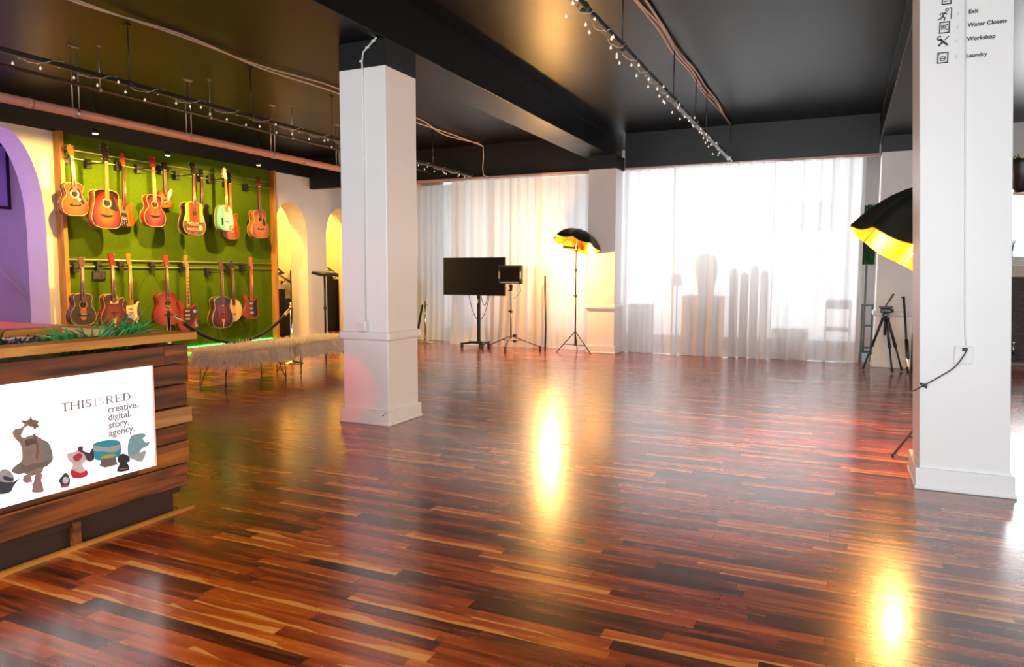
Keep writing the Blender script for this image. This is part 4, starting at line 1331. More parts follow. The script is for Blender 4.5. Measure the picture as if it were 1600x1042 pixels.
# kiosk stand between the arches
e = empty('tablet_stand', (-8.6, 10.55, 0), 'slim black stand with tilted display head between the arches', 'stand')
MB().lathe([(.15, 0), (.15, .012), (.02, .025)], seg=20).build('base', BLK, e)
MB().cyl((0, 0, .02), (0, 0, 1.22), .02, 10).build('pole', BLK, e)
MB().cyl((0, 0, .60), (0, 0, .66), .028, 10).build('collar', BLK, e)
MB().box((0, 0.02, 1.255), (.22, .50, .05), Matrix.Rotation(R_(12), 3, 'Y'), .006).build('head', DARKM, e)
MB().box((.02, .16, 1.285), (.12, .17, .012), Matrix.Rotation(R_(12), 3, 'Y'), .002).build('screen', mat('grey display glass', (.3, .3, .3), .15), e)

# ------------------------------------------------------------------ curtains
def curtain(x0, x1, y, z1, label, seed, pleat=.16, amp=.045, flare=.10, hang=0.0, group='white sheer curtains', swag=()):
    r = random.Random(seed)
    nx, nz = int((x1 - x0) / .018), 46
    ph = [r.uniform(0, 6.28) for _ in range(6)]
    b_ = MB()
    grid = []
    for j in range(nz + 1):
        t = j / nz          # 0 top .. 1 bottom
        row = []
        for i in range(nx + 1):
            u = x0 + (x1 - x0) * i / nx
            k1 = 2 * math.pi / pleat
            a = amp * (.55 + .45 * math.sin(u * 2.1 + ph[0]) ** 2)
            s = math.sin(k1 * u + 1.3 * math.sin(u * 1.7 + ph[1]) + .5 * t * math.sin(3 * u + ph[2]))
            s2 = math.sin(k1 * 2.3 * u + ph[3] + 2 * math.sin(u * 2.9 + ph[4]))
            yy = y - a * (.8 * s + .35 * s2 * (1 - .6 * t)) * (.75 + .25 * t)
            # a few deep folds that swing sideways as they fall
            for (fx, dx, wd, dp) in swag:
                c = fx + dx * t ** 2
                q = (u - c) / wd
                if abs(q) < 1:
                    yy -= dp * (1 - q * q) ** 2 * (.3 + .7 * t)
            yy -= flare * t ** 6 * (.5 + .5 * math.sin(u * 5 + ph[5]))
            zz = z1 * (1 - t) + .002
            zz += hang * t
            if j == nz:
                zz += .004 * abs(math.sin(u * 4 + ph[2]))
            row.append(b_.bm.verts.new((u, yy, zz)))
        grid.append(row)
    for j in range(nz):
        for i in range(nx):
            f = b_.bm.faces.new((grid[j][i], grid[j + 1][i], grid[j + 1][i + 1], grid[j][i + 1]))
            f.smooth = True
    return tag(b_.build('curtain', VOILE), label, 'curtain', group)


curtain(-8.3, -6.36, 11.75, 2.90, 'white sheer curtain beside the front pillar, behind the rope post', 21, .13, .022, .05)
curtain(-6.42, -5.58, 11.40, 2.90, 'white sheer curtain hanging behind the left half of the television', 22, .15, .022, .12, swag=((-6.0, .45, .2, .05),))
curtain(-5.64, -4.66, 11.36, 2.89, 'white sheer curtain hanging behind the small monitor stand', 23, .15, .022, .14)
curtain(-4.74, -3.74, 11.44, 2.89, 'white sheer curtain behind the lit photo umbrella', 24, .2, .03, .05, swag=((-4.2, .3, .2, .06),))
curtain(-3.26, -2.42, 11.42, 2.925, 'long white sheer curtain nearest the middle pillar', 25, .17, .05, .03, swag=((-2.75, .35, .16, .05), (-2.5, .1, .12, .04)))
curtain(-2.44, -.95, 11.33, 2.925, 'wide white sheer curtain showing dark shapes of stacked gear behind it', 26, .19, .05, .05, swag=((-1.85, .25, .12, .04), (-1.3, .5, .2, .06)))
curtain(-.97, .24, 11.44, 2.925, 'white sheer curtain nearest the right back pillar', 27, .19, .05, .05, swag=((-.5, -.25, .18, .05), (-.15, -.35, .14, .05)))
RAILP = mat('pale pink curtain rail', (.62, .38, .30), .4, var=.08)
for x0, x1, lb in ((-8.4, -3.73, 'pinkish curtain rail above the left curtains'), (-3.25, .41, 'pinkish curtain rail above the long right curtains')):
    e = empty('curtain_rail', ((x0 + x1) / 2, 11.47, 2.93), lb, 'curtain rail', 'curtain rails')
    h = (x1 - x0) / 2
    MB().bb(-h, h, -.02, .03, -.005, .035, .004).build('track', RAILP, e)
    for k in range(5):
        MB().lathe([(.012, 0), (.012, .02)], (-h + .1 + k * (2 * h - .2) / 4, 0, -.012), 8).build('glider', RAILP, e)

# gear standing behind the long curtain, seen as silhouettes
GEAR = mat('pale silhouette grey', (.42, .40, .46), .6, var=.2)  # pale lavender tone put in to lighten the backlit silhouettes


def box_thing(name, cx, cy, w, d, z0, z1, label, cat, m=GEAR, lid=True):
    e = empty(name, (cx, cy, z0), label, cat)
    MB().bb(-w / 2, w / 2, -d / 2, d / 2, 0, (z1 - z0) - .03, .01).build('body', m, e)
    MB().bb(-w / 2 - .008, w / 2 + .008, -d / 2 - .008, d / 2 + .008, z1 - z0 - .03, z1 - z0, .008).build('lid', m, e)


box_thing('storage_chest', -2.06, 11.98, .62, .36, 0, .92, 'tall dark trunk seen as a shadow through the wide curtain', 'trunk')
e = empty('covered_lamp', (-2.02, 11.98, .92), 'round topped dark shape standing on the shadowed trunk behind the curtain', 'lamp')
MB().lathe([(.10, 0), (.12, .02), (.14, .2), (.17, .30), (.19, .42), (.18, .58), (.12, .66), (.03, .69)], seg=22).build('hood', GEAR, e)
MB().lathe([(.13, 0), (.13, .03)], seg=20).build('base', GEAR, e)
e = empty('studio_light', (-2.49, 11.98, 0), 'thin shadowed lamp head on a stand at the left of the trunk behind the curtain', 'studio light')
MB().cyl((0, 0, 0.02), (0, 0, 1.1), .014, 8).build('pole', GEAR, e)
MB().box((0, 0, 1.17), (.15, .14, .2), None, .03).build('head', GEAR, e)
for a in (0, 120, 240):
    MB().cyl((0, 0, .35), (.085 * math.cos(R_(a)), .085 * math.sin(R_(a)), .012), .009, 6).build('leg', GEAR, e)
for i, (x, w, z) in enumerate(((-1.58, .13, 1.36), (-1.42, .13, 1.30), (-1.27, .13, 1.41), (-1.12, .12, 1.34))):
    e = empty('backdrop_roll', (x, 11.95, 0), ['shadowed upright backdrop roll behind the curtain, leftmost of four', 'shadowed upright backdrop roll behind the curtain, second and shortest of four', 'shadowed upright backdrop roll behind the curtain, third and tallest of four', 'shadowed upright backdrop roll behind the curtain, rightmost of four'][i], 'backdrop roll', 'backdrop rolls behind the curtain')
    MB().lathe([(w / 2, 0), (w / 2, z - .04)], seg=16).build('roll', GEAR, e)
    MB().lathe([(w / 2 * .55, z - .04), (w / 2 * .55, z)], seg=12).build('core', GEAR, e)
box_thing('storage_crate', -3.08, 11.95, .36, .3, 0, .76, 'low dark crate seen as a shadow behind the curtain by the middle pillar', 'crate')
box_thing('flight_case', -.72, 11.95, .52, .32, 0, .42, 'low dark case seen as a shadow behind the right curtain', 'case')
e = empty('wooden_chair', (-.05, 11.98, 0), 'shadowed open backed chair behind the curtain near the right pillar', 'chair')
MB().bb(-.19, .19, -.18, .18, .42, .46, .01).build('seat', GEAR, e)
for sx in (-1, 1):
    MB().bb(sx * .17 - .015, sx * .17 + .015, -.17, -.14, 0, .42).build('leg', GEAR, e)
    MB().bb(sx * .17 - .015, sx * .17 + .015, .14, .17, 0, .88).build('leg', GEAR, e)
MB().bb(-.17, .17, .145, .165, .74, .88, .006).build('backrest', GEAR, e)
e = empty('light_stand', (.215, 11.95, 0), 'thin shadowed stand behind the curtain beside the chair', 'stand')
MB().cyl((0, 0, 0.01), (0, 0, 1.36), .014, 8).build('pole', GEAR, e)
MB().lathe([(.03, 0), (.03, .05)], (0, 0, 1.36), 10).build('cap', GEAR, e)
for a in (30, 150, 270):
    MB().cyl((0, 0, .3), (.06 * math.cos(R_(a)), .06 * math.sin(R_(a)), .01), .008, 6).build('leg', GEAR, e)
TAN = mat('warm patch tan', (.50, .27, .09), .8, var=.1)  # boards put in to tint warm light patches on the curtain
for i, (x, w, z0, z1, lb) in enumerate(((-5.38, .5, .0, 1.42, 'tall tan board put in for the warm patch on the curtain by the monitor'), (-4.85, .34, 0, 1.36, 'narrower tan board put in for the warm patch right of the monitor'))):
    tag(MB().box((x, 11.80, .71), (w, .03, z1), Matrix.Rotation(R_(-4), 3, 'X'), .004).build('warm_patch_board', TAN), lb, 'board', 'tan boards behind the curtain')
box_thing('storage_box', -7.6, 12.2, .9, .4, 0, 1.15, 'grey box behind the curtain next to the front pillar', 'box', mat('grey box card', (.16, .16, .17), .7))

# ------------------------------------------------------------------ television on its stand
TVY = 11.0
tv = empty('television_stand', (-5.68, TVY, 0), 'black wheeled floor stand carrying the big television', 'tv stand')
MB().bb(-.025, .025, .0, .04, .07, 1.25, .004).build('column', BLK, tv)
MB().bb(-.05, .05, .018, .03, 1.0, 1.35).build('mount_plate', BLK, tv)
MB().bb(-.012, .012, -.026, -.018, .76, .83).build('tag', mat('white tag', (.8, .8, .8), .5), tv)
for s in (-1, 1):
    MB().box((s * .14, 0, .075), (.05, .5, .03), Matrix.Rotation(R_(s * 14), 3, 'Z'), .006).build('foot', BLK, tv)
MB().bb(-.18, .18, -.03, .03, .06, .10, .006).build('crossbar', BLK, tv)
for sx in (-1, 1):
    for sy in (-1, 1):
        cx, cy = sx * (.14 - sy * .055) , sy * .225
        MB().cyl((cx - .012, cy, .03), (cx + .012, cy, .03), .03, 14).bb(cx - .016, cx + .016, cy - .012, cy + .012, .035, .075).build('caster', BLKP, tv)
scr = empty('television', (-5.74, TVY - .045, .895), 'big black flat television mounted on the wheeled stand', 'television')
MB().bb(-.595, .595, -.01, .035, 0, .645, .006).build('case', BLKP, scr)
MB().bb(-.585, .585, -.0125, -.009, .018, .635).build('screen', mat('black screen glass', (.006, .006, .007), .12, var=.05, spec=.3), scr)
MB().bb(-.595, .595, -.014, -.009, 0, .014).build('bezel', DARKM, scr)
MB().bb(-.45, -.42, -.014, -.010, .618, .630).build('badge', DARKM, scr)
for k, (xa, xb, zd) in enumerate(((-5.90, -5.50, .46), (-5.66, -5.53, .72))):
    pts = [(xa + (xb - xa) * t / 12, TVY + .07, .90 - (.90 - zd) * math.sin(math.pi * t / 12) ** .8) for t in range(13)]
    tag(MB().tube(pts, .006, 6).build('cable', BLK), ['long black cable looping below the television', 'short black cable looping below the television'][k], 'cable', 'cables under the television')

# small monitor / light panel on rolling tripod
MY = 10.72
mt = empty('monitor_stand', (-4.93, MY, 0), 'slim wheeled tripod stand carrying the small monitor', 'stand')
GM = mat('grey anodised tube', (.20, .17, .14), .3, .8)
MB().cyl((0, 0, .20), (0, 0, .66), .014, 10).build('lower_tube', GM, mt)
MB().cyl((0, 0, .62), (0, 0, 1.10), .010, 10).build('upper_tube', GM, mt)
MB().lathe([(.024, 0), (.024, .04)], (0, 0, .63), 12).cyl((-.05, 0, .65), (.0, 0, .65), .008, 8).build('clamp', BLKP, mt)
MB().lathe([(.022, 0), (.022, .05)], (0, 0, .99), 12).box((.0, 0, 1.06), (.05, .04, .05), None, .008).cyl((-.05, 0, .99), (0, 0, .99), .008, 8).build('swivel', BLKP, mt)
MB().box((.07, 0, .255), (.05, .04, .04), None, .008).box((.07, 0, .16), (.05, .04, .04), None, .008).build('knob', BLKP, mt)
for k, (fx, fy) in enumerate(((-.40, .02), (.0, -.22), (.48, .10))):
    lg = MB().tube([(0, 0, .25), (fx, fy, .075)], .009, 8).tube([(0, 0, .17), (fx * .45, fy * .45, .18)], .006, 6).build('leg', GM, mt)
    MB().cyl((fx - .011, fy, .03), (fx + .011, fy, .03), .03, 14).bb(fx - .014, fx + .014, fy - .01, fy + .01, .035, .085).build('caster', BLKP, lg)
mo = empty('monitor', (-4.93, MY - .03, 1.10), 'small black framed monitor on the wheeled tripod overlapping the television', 'monitor')
MB().bb(-.215, .215, -.03, .03, 0, .30, .008).build('case', DARKM, mo)
MB().bb(-.165, .165, -.034, -.028, .05, .27).build('screen', mat('black screen glass', (.006, .006, .007), .09), mo)
MB().bb(-.16, .16, -.0345, -.029, .012, .035).build('control_strip', mat('silver control strip', (.45, .45, .46), .3, .6), mo)
for s in (-1, 1):
    MB().bb(s * .19 - .012, s * .19 + .012, -.035, -.028, .08, .2, .002).build('handle', mat('grey grip', (.3, .3, .3), .4), mo)
tag(MB().tube([(-4.80, MY + .05, 1.1), (-4.79, MY + .08, .98), (-4.86, MY + .08, .9), (-4.9, MY + .04, .86)], .004, 6).build('cable', BLK), 'thin cable hanging from the small monitor', 'cable')
# dark pole leaning on the curtain
tag(MB().tube([(-4.52, 11.18, 1.23), (-4.47, 11.10, .4), (-4.46, 11.06, .0)], .016, 8).build('leaning_pole', BLK), 'thin black pole leaning on the curtain right of the small monitor', 'pole')


# ------------------------------------------------------------------ photo umbrellas
def gold_material():
    m, t, b_ = new_mat('umbrella gold lining')
    tc = N(t, 'ShaderNodeTexCoord')
    no = N(t, 'ShaderNodeTexNoise')
    no.inputs['Scale'].default_value = 7
    L(t, tc.outputs['Object'], no.inputs['Vector'])
    r = ramp(t, [(.3, (.85, .36, .02)), (.7, (.98, .58, .08))])
    L(t, no.outputs['Fac'], r.inputs[0])
    L(t, r.outputs[0], b_.inputs['Base Color'])
    b_.inputs['Metallic'].default_value = .75
    b_.inputs['Roughness'].default_value = .38
    bp = N(t, 'ShaderNodeBump')
    bp.inputs['Strength'].default_value = .5
    bp.inputs['Distance'].default_value = .02
    L(t, no.outputs['Fac'], bp.inputs['Height'])
    L(t, bp.outputs[0], b_.inputs['Normal'])
    return m


GOLDL = gold_material()
UBLK = mat('black umbrella nylon', (.012, .013, .013), .42, var=.25, scale=6, bump=.15)
BULBM = mat('glowing spiral bulb', (1, .9, .6), .4, emis=(1.0, .40, .035), es=40)


def canopy_mesh(Rr, depth, off, n=8, seg=6, rings=8):
    b_ = MB()
    g = []
    for j in range(rings + 1):
        t = j / rings
        row = []
        for k in range(n * seg):
            a = 2 * math.pi * k / (n * seg)
            # straight edge between ribs, slightly pulled in
            ph = (k % seg) / seg
            sc = math.cos(math.pi / n) / math.cos(math.pi * 2 / n * (ph - .5))
            sc = 1 + (sc - 1) * (.25 + .75 * t) - .035 * t * math.sin(math.pi * ph)
            rr = Rr * math.sin(t * 1.15) / math.sin(1.15) * sc
            zz = depth * (math.cos(t * 1.15) - math.cos(1.15)) / (1 - math.cos(1.15)) - .02 * t * math.sin(math.pi * ph) + off
            row.append(b_.bm.verts.new((rr * math.cos(a), rr * math.sin(a), zz)))
        g.append(row)
    m = n * seg
    for j in range(rings):
        for k in range(m):
            if j == 0 and False:
                continue
            f = b_.bm.faces.new((g[j][k], g[j + 1][k], g[j + 1][(k + 1) % m], g[j][(k + 1) % m]))
            f.smooth = True
    bmesh.ops.remove_doubles(b_.bm, verts=b_.bm.verts, dist=1e-5)
    return b_


def photo_umbrella(base, headz, ctr, axis, Rr, depth, bulbs, feet, label_s, label_u, power, spin=0):
    """light stand (a thing), umbrella clamped to it (a thing), lamp head with bulbs (part of the stand)"""
    bx, by = base
    st = empty('light_stand', (bx, by, 0), label_s, 'light stand', 'photo light stands')
    SM = mat('dark bronze tube', (.05, .04, .03), .35, .6)
    MB().cyl((0, 0, .10), (0, 0, headz * .55), .013, 10).build('lower_tube', SM, st)
    MB().cyl((0, 0, headz * .54), (0, 0, headz * .8), .010, 10).build('middle_tube', SM, st)
    MB().cyl((0, 0, headz * .79), (0, 0, headz), .008, 10).build('upper_tube', SM, st)
    for z in (headz * .55, headz * .8):
        MB().lathe([(.02, -.02), (.02, .02)], (0, 0, z), 12).cyl((-.04, 0, z), (0, 0, z), .007, 8).build('collar', BLKP, st)
    MB().lathe([(.022, 0), (.022, .03)], (0, 0, .30), 12).build('hub', BLKP, st)
    MB().lathe([(.018, 0), (.018, .02)], (0, 0, .10), 12).build('spreader_hub', BLKP, st)
    for fx, fy in feet:
        lg = MB().tube([(fx * .06, fy * .06, .315), (fx, fy, .008)], .008, 8).build('leg', SM, st)
        MB().tube([(0, 0, .11), (fx * .62, fy * .62, .125)], .005, 6).build('brace', SM, lg)
        MB().sphere((fx, fy, .010), .011, 8).build('rubber_foot', BLKP, lg)
    hd = MB().box((0, 0, headz + .02), (.06, .06, .07), None, .01)
    for (qx, qy, qz) in bulbs:
        hd.cyl((0, 0, headz + .02), (qx * .75, qy * .75, headz + qz * .8), .018, 10)
    head = hd.build('lamp_head', BLKP, st)
    for (qx, qy, qz) in bulbs:
        MB().sphere((qx, qy, headz + qz), .034, 12, (1, 1, 1.1)).build('bulb', BULBM, head)
    cxm = sum(q[0] for q in bulbs) / len(bulbs)
    cym = sum(q[1] for q in bulbs) / len(bulbs)
    czm = sum(q[2] for q in bulbs) / len(bulbs)
    point('tungsten bulb light', (bx + cxm * 1.25, by + cym * 1.25, headz + czm - .05), power, (1.0, .50, .13), .07)
    um = empty('photo_umbrella', ctr, label_u, 'umbrella', 'photo umbrellas')
    az = Vector(axis).normalized()
    ex = (Vector((1, 0, 0)) - az * az.x).normalized()
    ey = az.cross(ex)
    um.rotation_euler = (Matrix((ex, ey, az)).transposed() @ Matrix.Rotation(R_(spin), 3, 'Z')).to_euler()
    canopy_mesh(Rr, depth, 0).build('canopy', UBLK, um)
    canopy_mesh(Rr * .985, depth * .97, -.006).build('gold_lining', GOLDL, um)
    for k in range(8):
        a = 2 * math.pi * k / 8
        pts = []
        for j in range(9):
            t = j / 8
            rr = Rr * .975 * math.sin(t * 1.15) / math.sin(1.15)
            zz = depth * .95 * (math.cos(t * 1.15) - math.cos(1.15)) / (1 - math.cos(1.15)) - .012
            pts.append((rr * math.cos(a), rr * math.sin(a), zz))
        MB().tube(pts, .004, 6).build('rib', STEEL, um)
    MB().cyl((0, 0, -.06), (0, 0, depth + .03), .005, 8).build('shaft', STEEL, um)
    return st, um


photo_umbrella((-3.93, 11.05), 1.66, (-3.85, 10.84, 1.73), (.22, .34, 1), .40, .24, [(-.24, -.40, .05), (-.17, -.45, .03), (-.13, -.36, .04)], [(-.25, -.17), (.33, -.20), (-.05, .24)],
               'dark tripod light stand under the umbrella beside the middle pillar', 'black umbrella with glowing gold lining beside the middle pillar', 210, 10)
photo_umbrella((.62, 5.85), 1.36, (.445, 6.0, 1.40), (.56, .15, 1), .47, .55, [(-.14, -.04, .02), (-.10, .06, .02)], [(-.26, -.28), (.36, -.05), (-.02, .36)],
               'dark tripod light stand hidden behind the direction sign pillar', 'big black umbrella with gold lining behind the direction sign pillar', 170, 4)

# ------------------------------------------------------------------ camera tripod and gear by the right back pillar
tp = empty('camera_tripod', (.52, 10.52, 0), 'black camera tripod with video head and pan handle before the right back pillar', 'tripod')
CARB = mat('carbon tube', (.02, .018, .018), .35, var=.2)
hubz = .70
for k, (fx, fy) in enumerate(((-.235, .10), (.10, -.16), (.23, .17))):
    f = Vector((fx, fy, .012))
    h = Vector((fx * .12, fy * .12, hubz))
    d = f - h
    lg = MB().tube([h, h + d * .52], .017, 10).build('leg', CARB, tp)
    MB().tube([h + d * .5, f], .012, 10).build('lower_leg', CARB, lg)
    MB().tube([h + d * .48, h + d * .55], .021, 10).build('leg_lock', BLKP, lg)
    MB().tube([h + d * .93, f], .017, 10).build('foot', BLKP, lg)
MB().cyl((0, 0, .48), (0, 0, .74), .016, 10).build('centre_column', CARB, tp)
MB().lathe([(.05, 0), (.055, .02), (.03, .035)], (0, 0, .685), 14).build('shoulder', BLKP, tp)
MB().lathe([(.02, 0), (.05, .02), (.03, .05)], (0, 0, .72), 14).build('bowl', mat('teal anodised bowl', (.06, .22, .28), .3, .7), tp)
MB().box((0, 0, .80), (.13, .09, .06), None, .012).box((0, 0, .845), (.16, .06, .025), None, .005).cyl((.06, -.02, .80), (.09, -.02, .80), .025, 12).build('fluid_head', BLKP, tp)
MB().tube([(-.02, .03, .83), (.06, .02, .97), (.085, .015, 1.02)], [.007, .007, .014], 8).build('pan_handle', BLK, tp)
MB().tube([(.035, .025, .925), (.085, .015, 1.02)], .013, 8).build('grip', mat('orange brown grip', (.22, .09, .02), .5), tp)

e = empty('folded_stand', (.77, 10.72, 0), 'tall folded black light stand leaning beside the right back pillar', 'stand')
MB().tube([(.055, .0, .0), (-.03, .1, .98)], .015, 10).build('tube', BLK, e)
MB().tube([(.055, .0, .02), (.02, .04, .42)], .024, 10).build('folded_legs', BLKP, e)
MB().cyl((-.06, .10, .965), (-.02, .10, .965), .007, 8).build('knob', DARKM, e)
MB().bb(.03, .07, -.02, .0, .06, .16).build('tag', mat('white tag', (.8, .8, .8), .5), e)
e = empty('gear_bag', (.90, 10.80, 0), 'black upright gear bag beside the folded stand and pillar', 'bag')
MB().bb(-.045, .075, -.05, .05, 0, .50, .02).build('body', BLKP, e)
MB().tube([(-.02, 0, .49), (-.02, 0, .56), (.03, 0, .57), (.03, 0, .49)], .012, 6).build('handle', BLKP, e)
MB().bb(-.03, .06, -.058, -.048, .08, .22, .004).build('pocket', BLK, e)
e = empty('equipment_frame', (.335, 11.72, 0), 'dark upright metal frame standing in the gap beside the curtain', 'frame')
for x in (-.06, .07):
    MB().bb(x - .012, x + .012, -.02, .02, 0, .84 if x > 0 else .84).build('upright', mat('dark teal metal', (.03, .05, .055), .4, .5), e)
for z in (.2, .52, .82):
    MB().bb(-.06, .07, -.015, .015, z - .012, z + .012).build('crossbar', mat('dark teal metal', (.03, .05, .055), .4, .5), e)
e = empty('parts_bin', (.335, 11.70, 0), 'small pale blue bin at the foot of the metal frame', 'bin')
MB().bb(-.045, .055, -.14, -.03, 0, .14, .006).build('body', mat('pale blue plastic', (.4, .6, .7), .4), e)
MB().bb(-.05, .06, -.145, -.025, .14, .16, .004).build('lid', BLKP, e)
# boxwood panel seen in the gap
bb = MB()
rnd = random.Random(9)
for i in range(900):
    p = Vector((rnd.uniform(.2, .42), 12.1, rnd.uniform(1.42, 2.3)))
    d = Vector((rnd.gauss(0, 1), -1.2, rnd.gauss(0, 1))).normalized()
    s = d.cross(Vector((rnd.gauss(0, 1), 0, 1))).normalized() * .010
    q = p + d * .035
    bb.tri(p - s, p + s, q)
e = empty('foliage_panel', (0, 0, 0), 'narrow upright panel of green artificial leaves in the gap by the curtain', 'artificial plant')
o = bb.build('leaves', mat('boxwood leaf', (.02, .14, .03), .5, var=.4, scale=30), e)
o['kind'] = 'stuff'
MB().bb(.2, .42, 12.1, 12.13, 1.42, 2.3).build('backing', mat('dark green backing', (.01, .05, .015), .7), e)
MB().bb(.3, .33, 12.13, 12.16, 0, 2.32).build('post', DARKM, e)

# ------------------------------------------------------------------ ceiling pipes, tracks, string lights, rods, cables
e = empty('overhead_pipe', (-7.1, 7.0, 2.86), 'long dusty pink pipe hung below the ceiling before the guitar wall', 'pipe')
MB().cyl((0, -9.8, 0), (0, 4.45, 0), .045, 16).build('pipe', PINKPIPE, e)
for y in (-2.55, -.7, 1.3, 3.2):
    MB().lathe([(.05, -.02), (.05, .02)], (0, y, 0), 16, Matrix.Rotation(R_(90), 3, 'X')).build('coupling', PINKPIPE, e)
e = empty('overhead_bar', (-6.85, 7.0, 3.085), 'thin dark pipe hung behind the string lights', 'pipe')
MB().cyl((0, -9.8, 0), (0, 4.45, 0), .018, 10).build('pipe', mat('dark brown pipe', (.05, .03, .025), .4), e)


def rod(x, y, z0, z1, label, grp, twin=0.0, m=STEEL, clampr=.05):
    e = empty('hanger_rod', (x, y, z0), label, 'rod', grp)
    for s in ((-1, 1) if twin else (0,)):
        MB().cyl((0, s * twin, 0), (0, s * twin, z1 - z0), .006, 6).build('rod', m, e)
    MB().bb(-.02, .02, -twin - .02, twin + .02, z1 - z0 - .012, z1 - z0).build('ceiling_plate', m, e)
    MB().lathe([(clampr, -.014), (clampr, .014)], (0, 0, 0), 14, Matrix.Rotation(R_(90), 3, 'X')).build('clamp', m, e)


wh = ['nearest the counter', 'second from the counter', 'third from the counter', 'fourth, beside the front pillar', 'fifth, behind the front pillar']
for i in range(4):
    rod(-7.1, 4.914 + 1.385 * i, 2.86, ZC, 'twin steel rods holding the pink pipe, ' + wh[i], 'pink pipe hangers', .035)
    if i < 3:
        rod(-6.85, 5.002 + 1.39 * i, 3.085, ZC, 'single steel rod holding the thin dark pipe, ' + wh[i], 'dark pipe hangers', 0, STEEL, .022)


def string_track(x, z, ya, yb, n, label_b, label_s, seed, ml):
    e = empty('lighting_bar', (x, (ya + yb) / 2, z), label_b, 'bar', 'overhead lighting bars')
    h = (yb - ya) / 2
    MB().bb(-.026, .026, -h, h, -.02, .02, .004).build('bar', ml, e)
    MB().bb(-.03, .03, -h - .01, -h, -.024, .024).bb(-.03, .03, h, h + .01, -.024, .024).build('end_cap', BLKP, e)
    s = empty('string_lights', (x, ya, z), label_s, 'string lights', 'fairy light strings')
    r = random.Random(seed)
    wire, pos = [], []
    for k in range(n * 6 + 1):
        t = k / (n * 6)
        a = t * n * 2.1
        y = (yb - ya) * t
        wire.append((.036 * math.cos(a) + r.gauss(0, .004), y, .034 * math.sin(a) - .004 + r.gauss(0, .004)))
    MB().tube(wire, .003, 5).build('wire', mat('pale wire', (.55, .50, .46), .5), s)
    bm0 = None
    for k in range(n):
        p = Vector(wire[int((k + .5) * 6)])
        dx = r.uniform(-.055, .055)
        q = p + Vector((dx, 0, -r.uniform(.03, .07)))
        if bm0 is None:
            o = MB().lathe([(.002, .016), (.004, .013), (.005, .007), (.0085, .003), (.0105, -.004), (.008, -.011), (.003, -.014)], seg=8).build('bulb', BULB, s)
            bm0 = o
        else:
            o = bm0.copy()
            COL.objects.link(o)
            o.parent = s
        o.location = q
    return e


string_track(-6.03, 2.985, -1.0, 11.40, 75, 'dark overhead bar left of the front pillar wrapped in fairy lights', 'string of small pale bulbs wrapped along the left overhead bar', 31, mat('dark bar', (.02, .02, .018), .4, .3))
string_track(-1.60, 2.985, -1.0, 11.40, 98, 'dark overhead bar in the middle bay wrapped in fairy lights', 'string of small pale bulbs wrapped along the middle overhead bar', 32, mat('dark bar', (.02, .02, .018), .4, .3))
for i, y in enumerate((4.6, 5.5, 7.33, 8.50, 9.21, 11.3)):
    rod(-1.60, y, 2.99, ZC, 'thin dark rod holding the middle overhead bar, ' + ['first and nearest to us', 'second from us', 'third from us', 'fourth from us', 'fifth from us', 'last, above the long curtain'][i], 'middle bar rods', 0, DARKM, .036)
for i, y in enumerate((4.7, 6.2, 7.6, 10.1)):
    rod(-6.03, y, 2.99, ZC, 'thin dark rod holding the left overhead bar, ' + ['first and nearest to us', 'second from us', 'third from us', 'last, right of the front pillar'][i], 'left bar rods', 0, DARKM, .03)


def wavy(x, ya, yb, z, amp, n, seed):
    r = random.Random(seed)
    base = [(x + r.gauss(0, amp), ya + (yb - ya) * k / n, z - (k % 2) * .035 * r.random()) for k in range(n + 1)]
    return spline(base, 6, False)


e = empty('ceiling_cable', (0, 0, 0), 'copper coloured cable bundle fixed to the ceiling above the middle bar', 'cable')
for k in range(3):
    MB().tube(wavy(-1.60 + .028 * (k - 1), -1.0, 11.30, ZC - .022, .012, 16, 40 + k), .011, 6).build('cable', COPPER, e)
e = empty('ceiling_cable', (0, 0, 0), 'pale looped cable pair fixed to the ceiling above the left bar', 'cable')
for k in range(2):
    pts = wavy(-5.80 + .03 * k, -1.0, 11.2, ZC - .02, .05, 12, 50 + k)
    pts = pts + [(-5.80, 11.42, ZC - .04), (-5.82, 11.47, 3.3), (-5.83, 11.46, 3.1), (-5.80, 11.44, 2.99), (-5.66, 11.42, 2.90 + .02 * k)]
    MB().tube(pts, .009, 6).build('cable', CABLEW, e)

# conduit, box and cable on the front-left pillar
e = empty('socket_box', (-3.60, 4.919, .775), 'white socket box standing on the ledge of the front pillar', 'socket')
MB().bb(-.045, .045, -.05, 0, .0, .09, .008).build('box', PILLAR, e)
MB().bb(-.03, .03, -.053, -.05, .02, .07, .002).build('plate', mat('socket ivory', (.75, .75, .73), .4), e)
MB().cyl((.03, -.052, .015), (.03, -.056, .015), .004, 8).build('screw', STEEL, e)
e = empty('wall_conduit', (-3.585, 4.91, .865), 'thin white conduit running up the front pillar from its socket box', 'conduit')
MB().tube([(0, 0, 0), (0, 0, 2.06), (0, -.004, 2.10)], .007, 8).build('pipe', PILLAR, e)
MB().tube([(0, -.004, 2.08), (.02, -.01, 2.16), (.10, -.012, 2.22), (.165, -.012, 2.27), (.185, -.012, 2.36), (.19, -.012, 2.6), (.15, -.012, 2.653)], .008, 8).build('cable', mat('grey white cable', (.6, .58, .55), .4), e)
for z, xx in ((2.09, 0), (2.19, .06), (2.235, .12), (2.45, .188)):
    MB().box((xx, -.012, z), (.03, .016, .014), None, .003).build('clip', PILLAR, e)
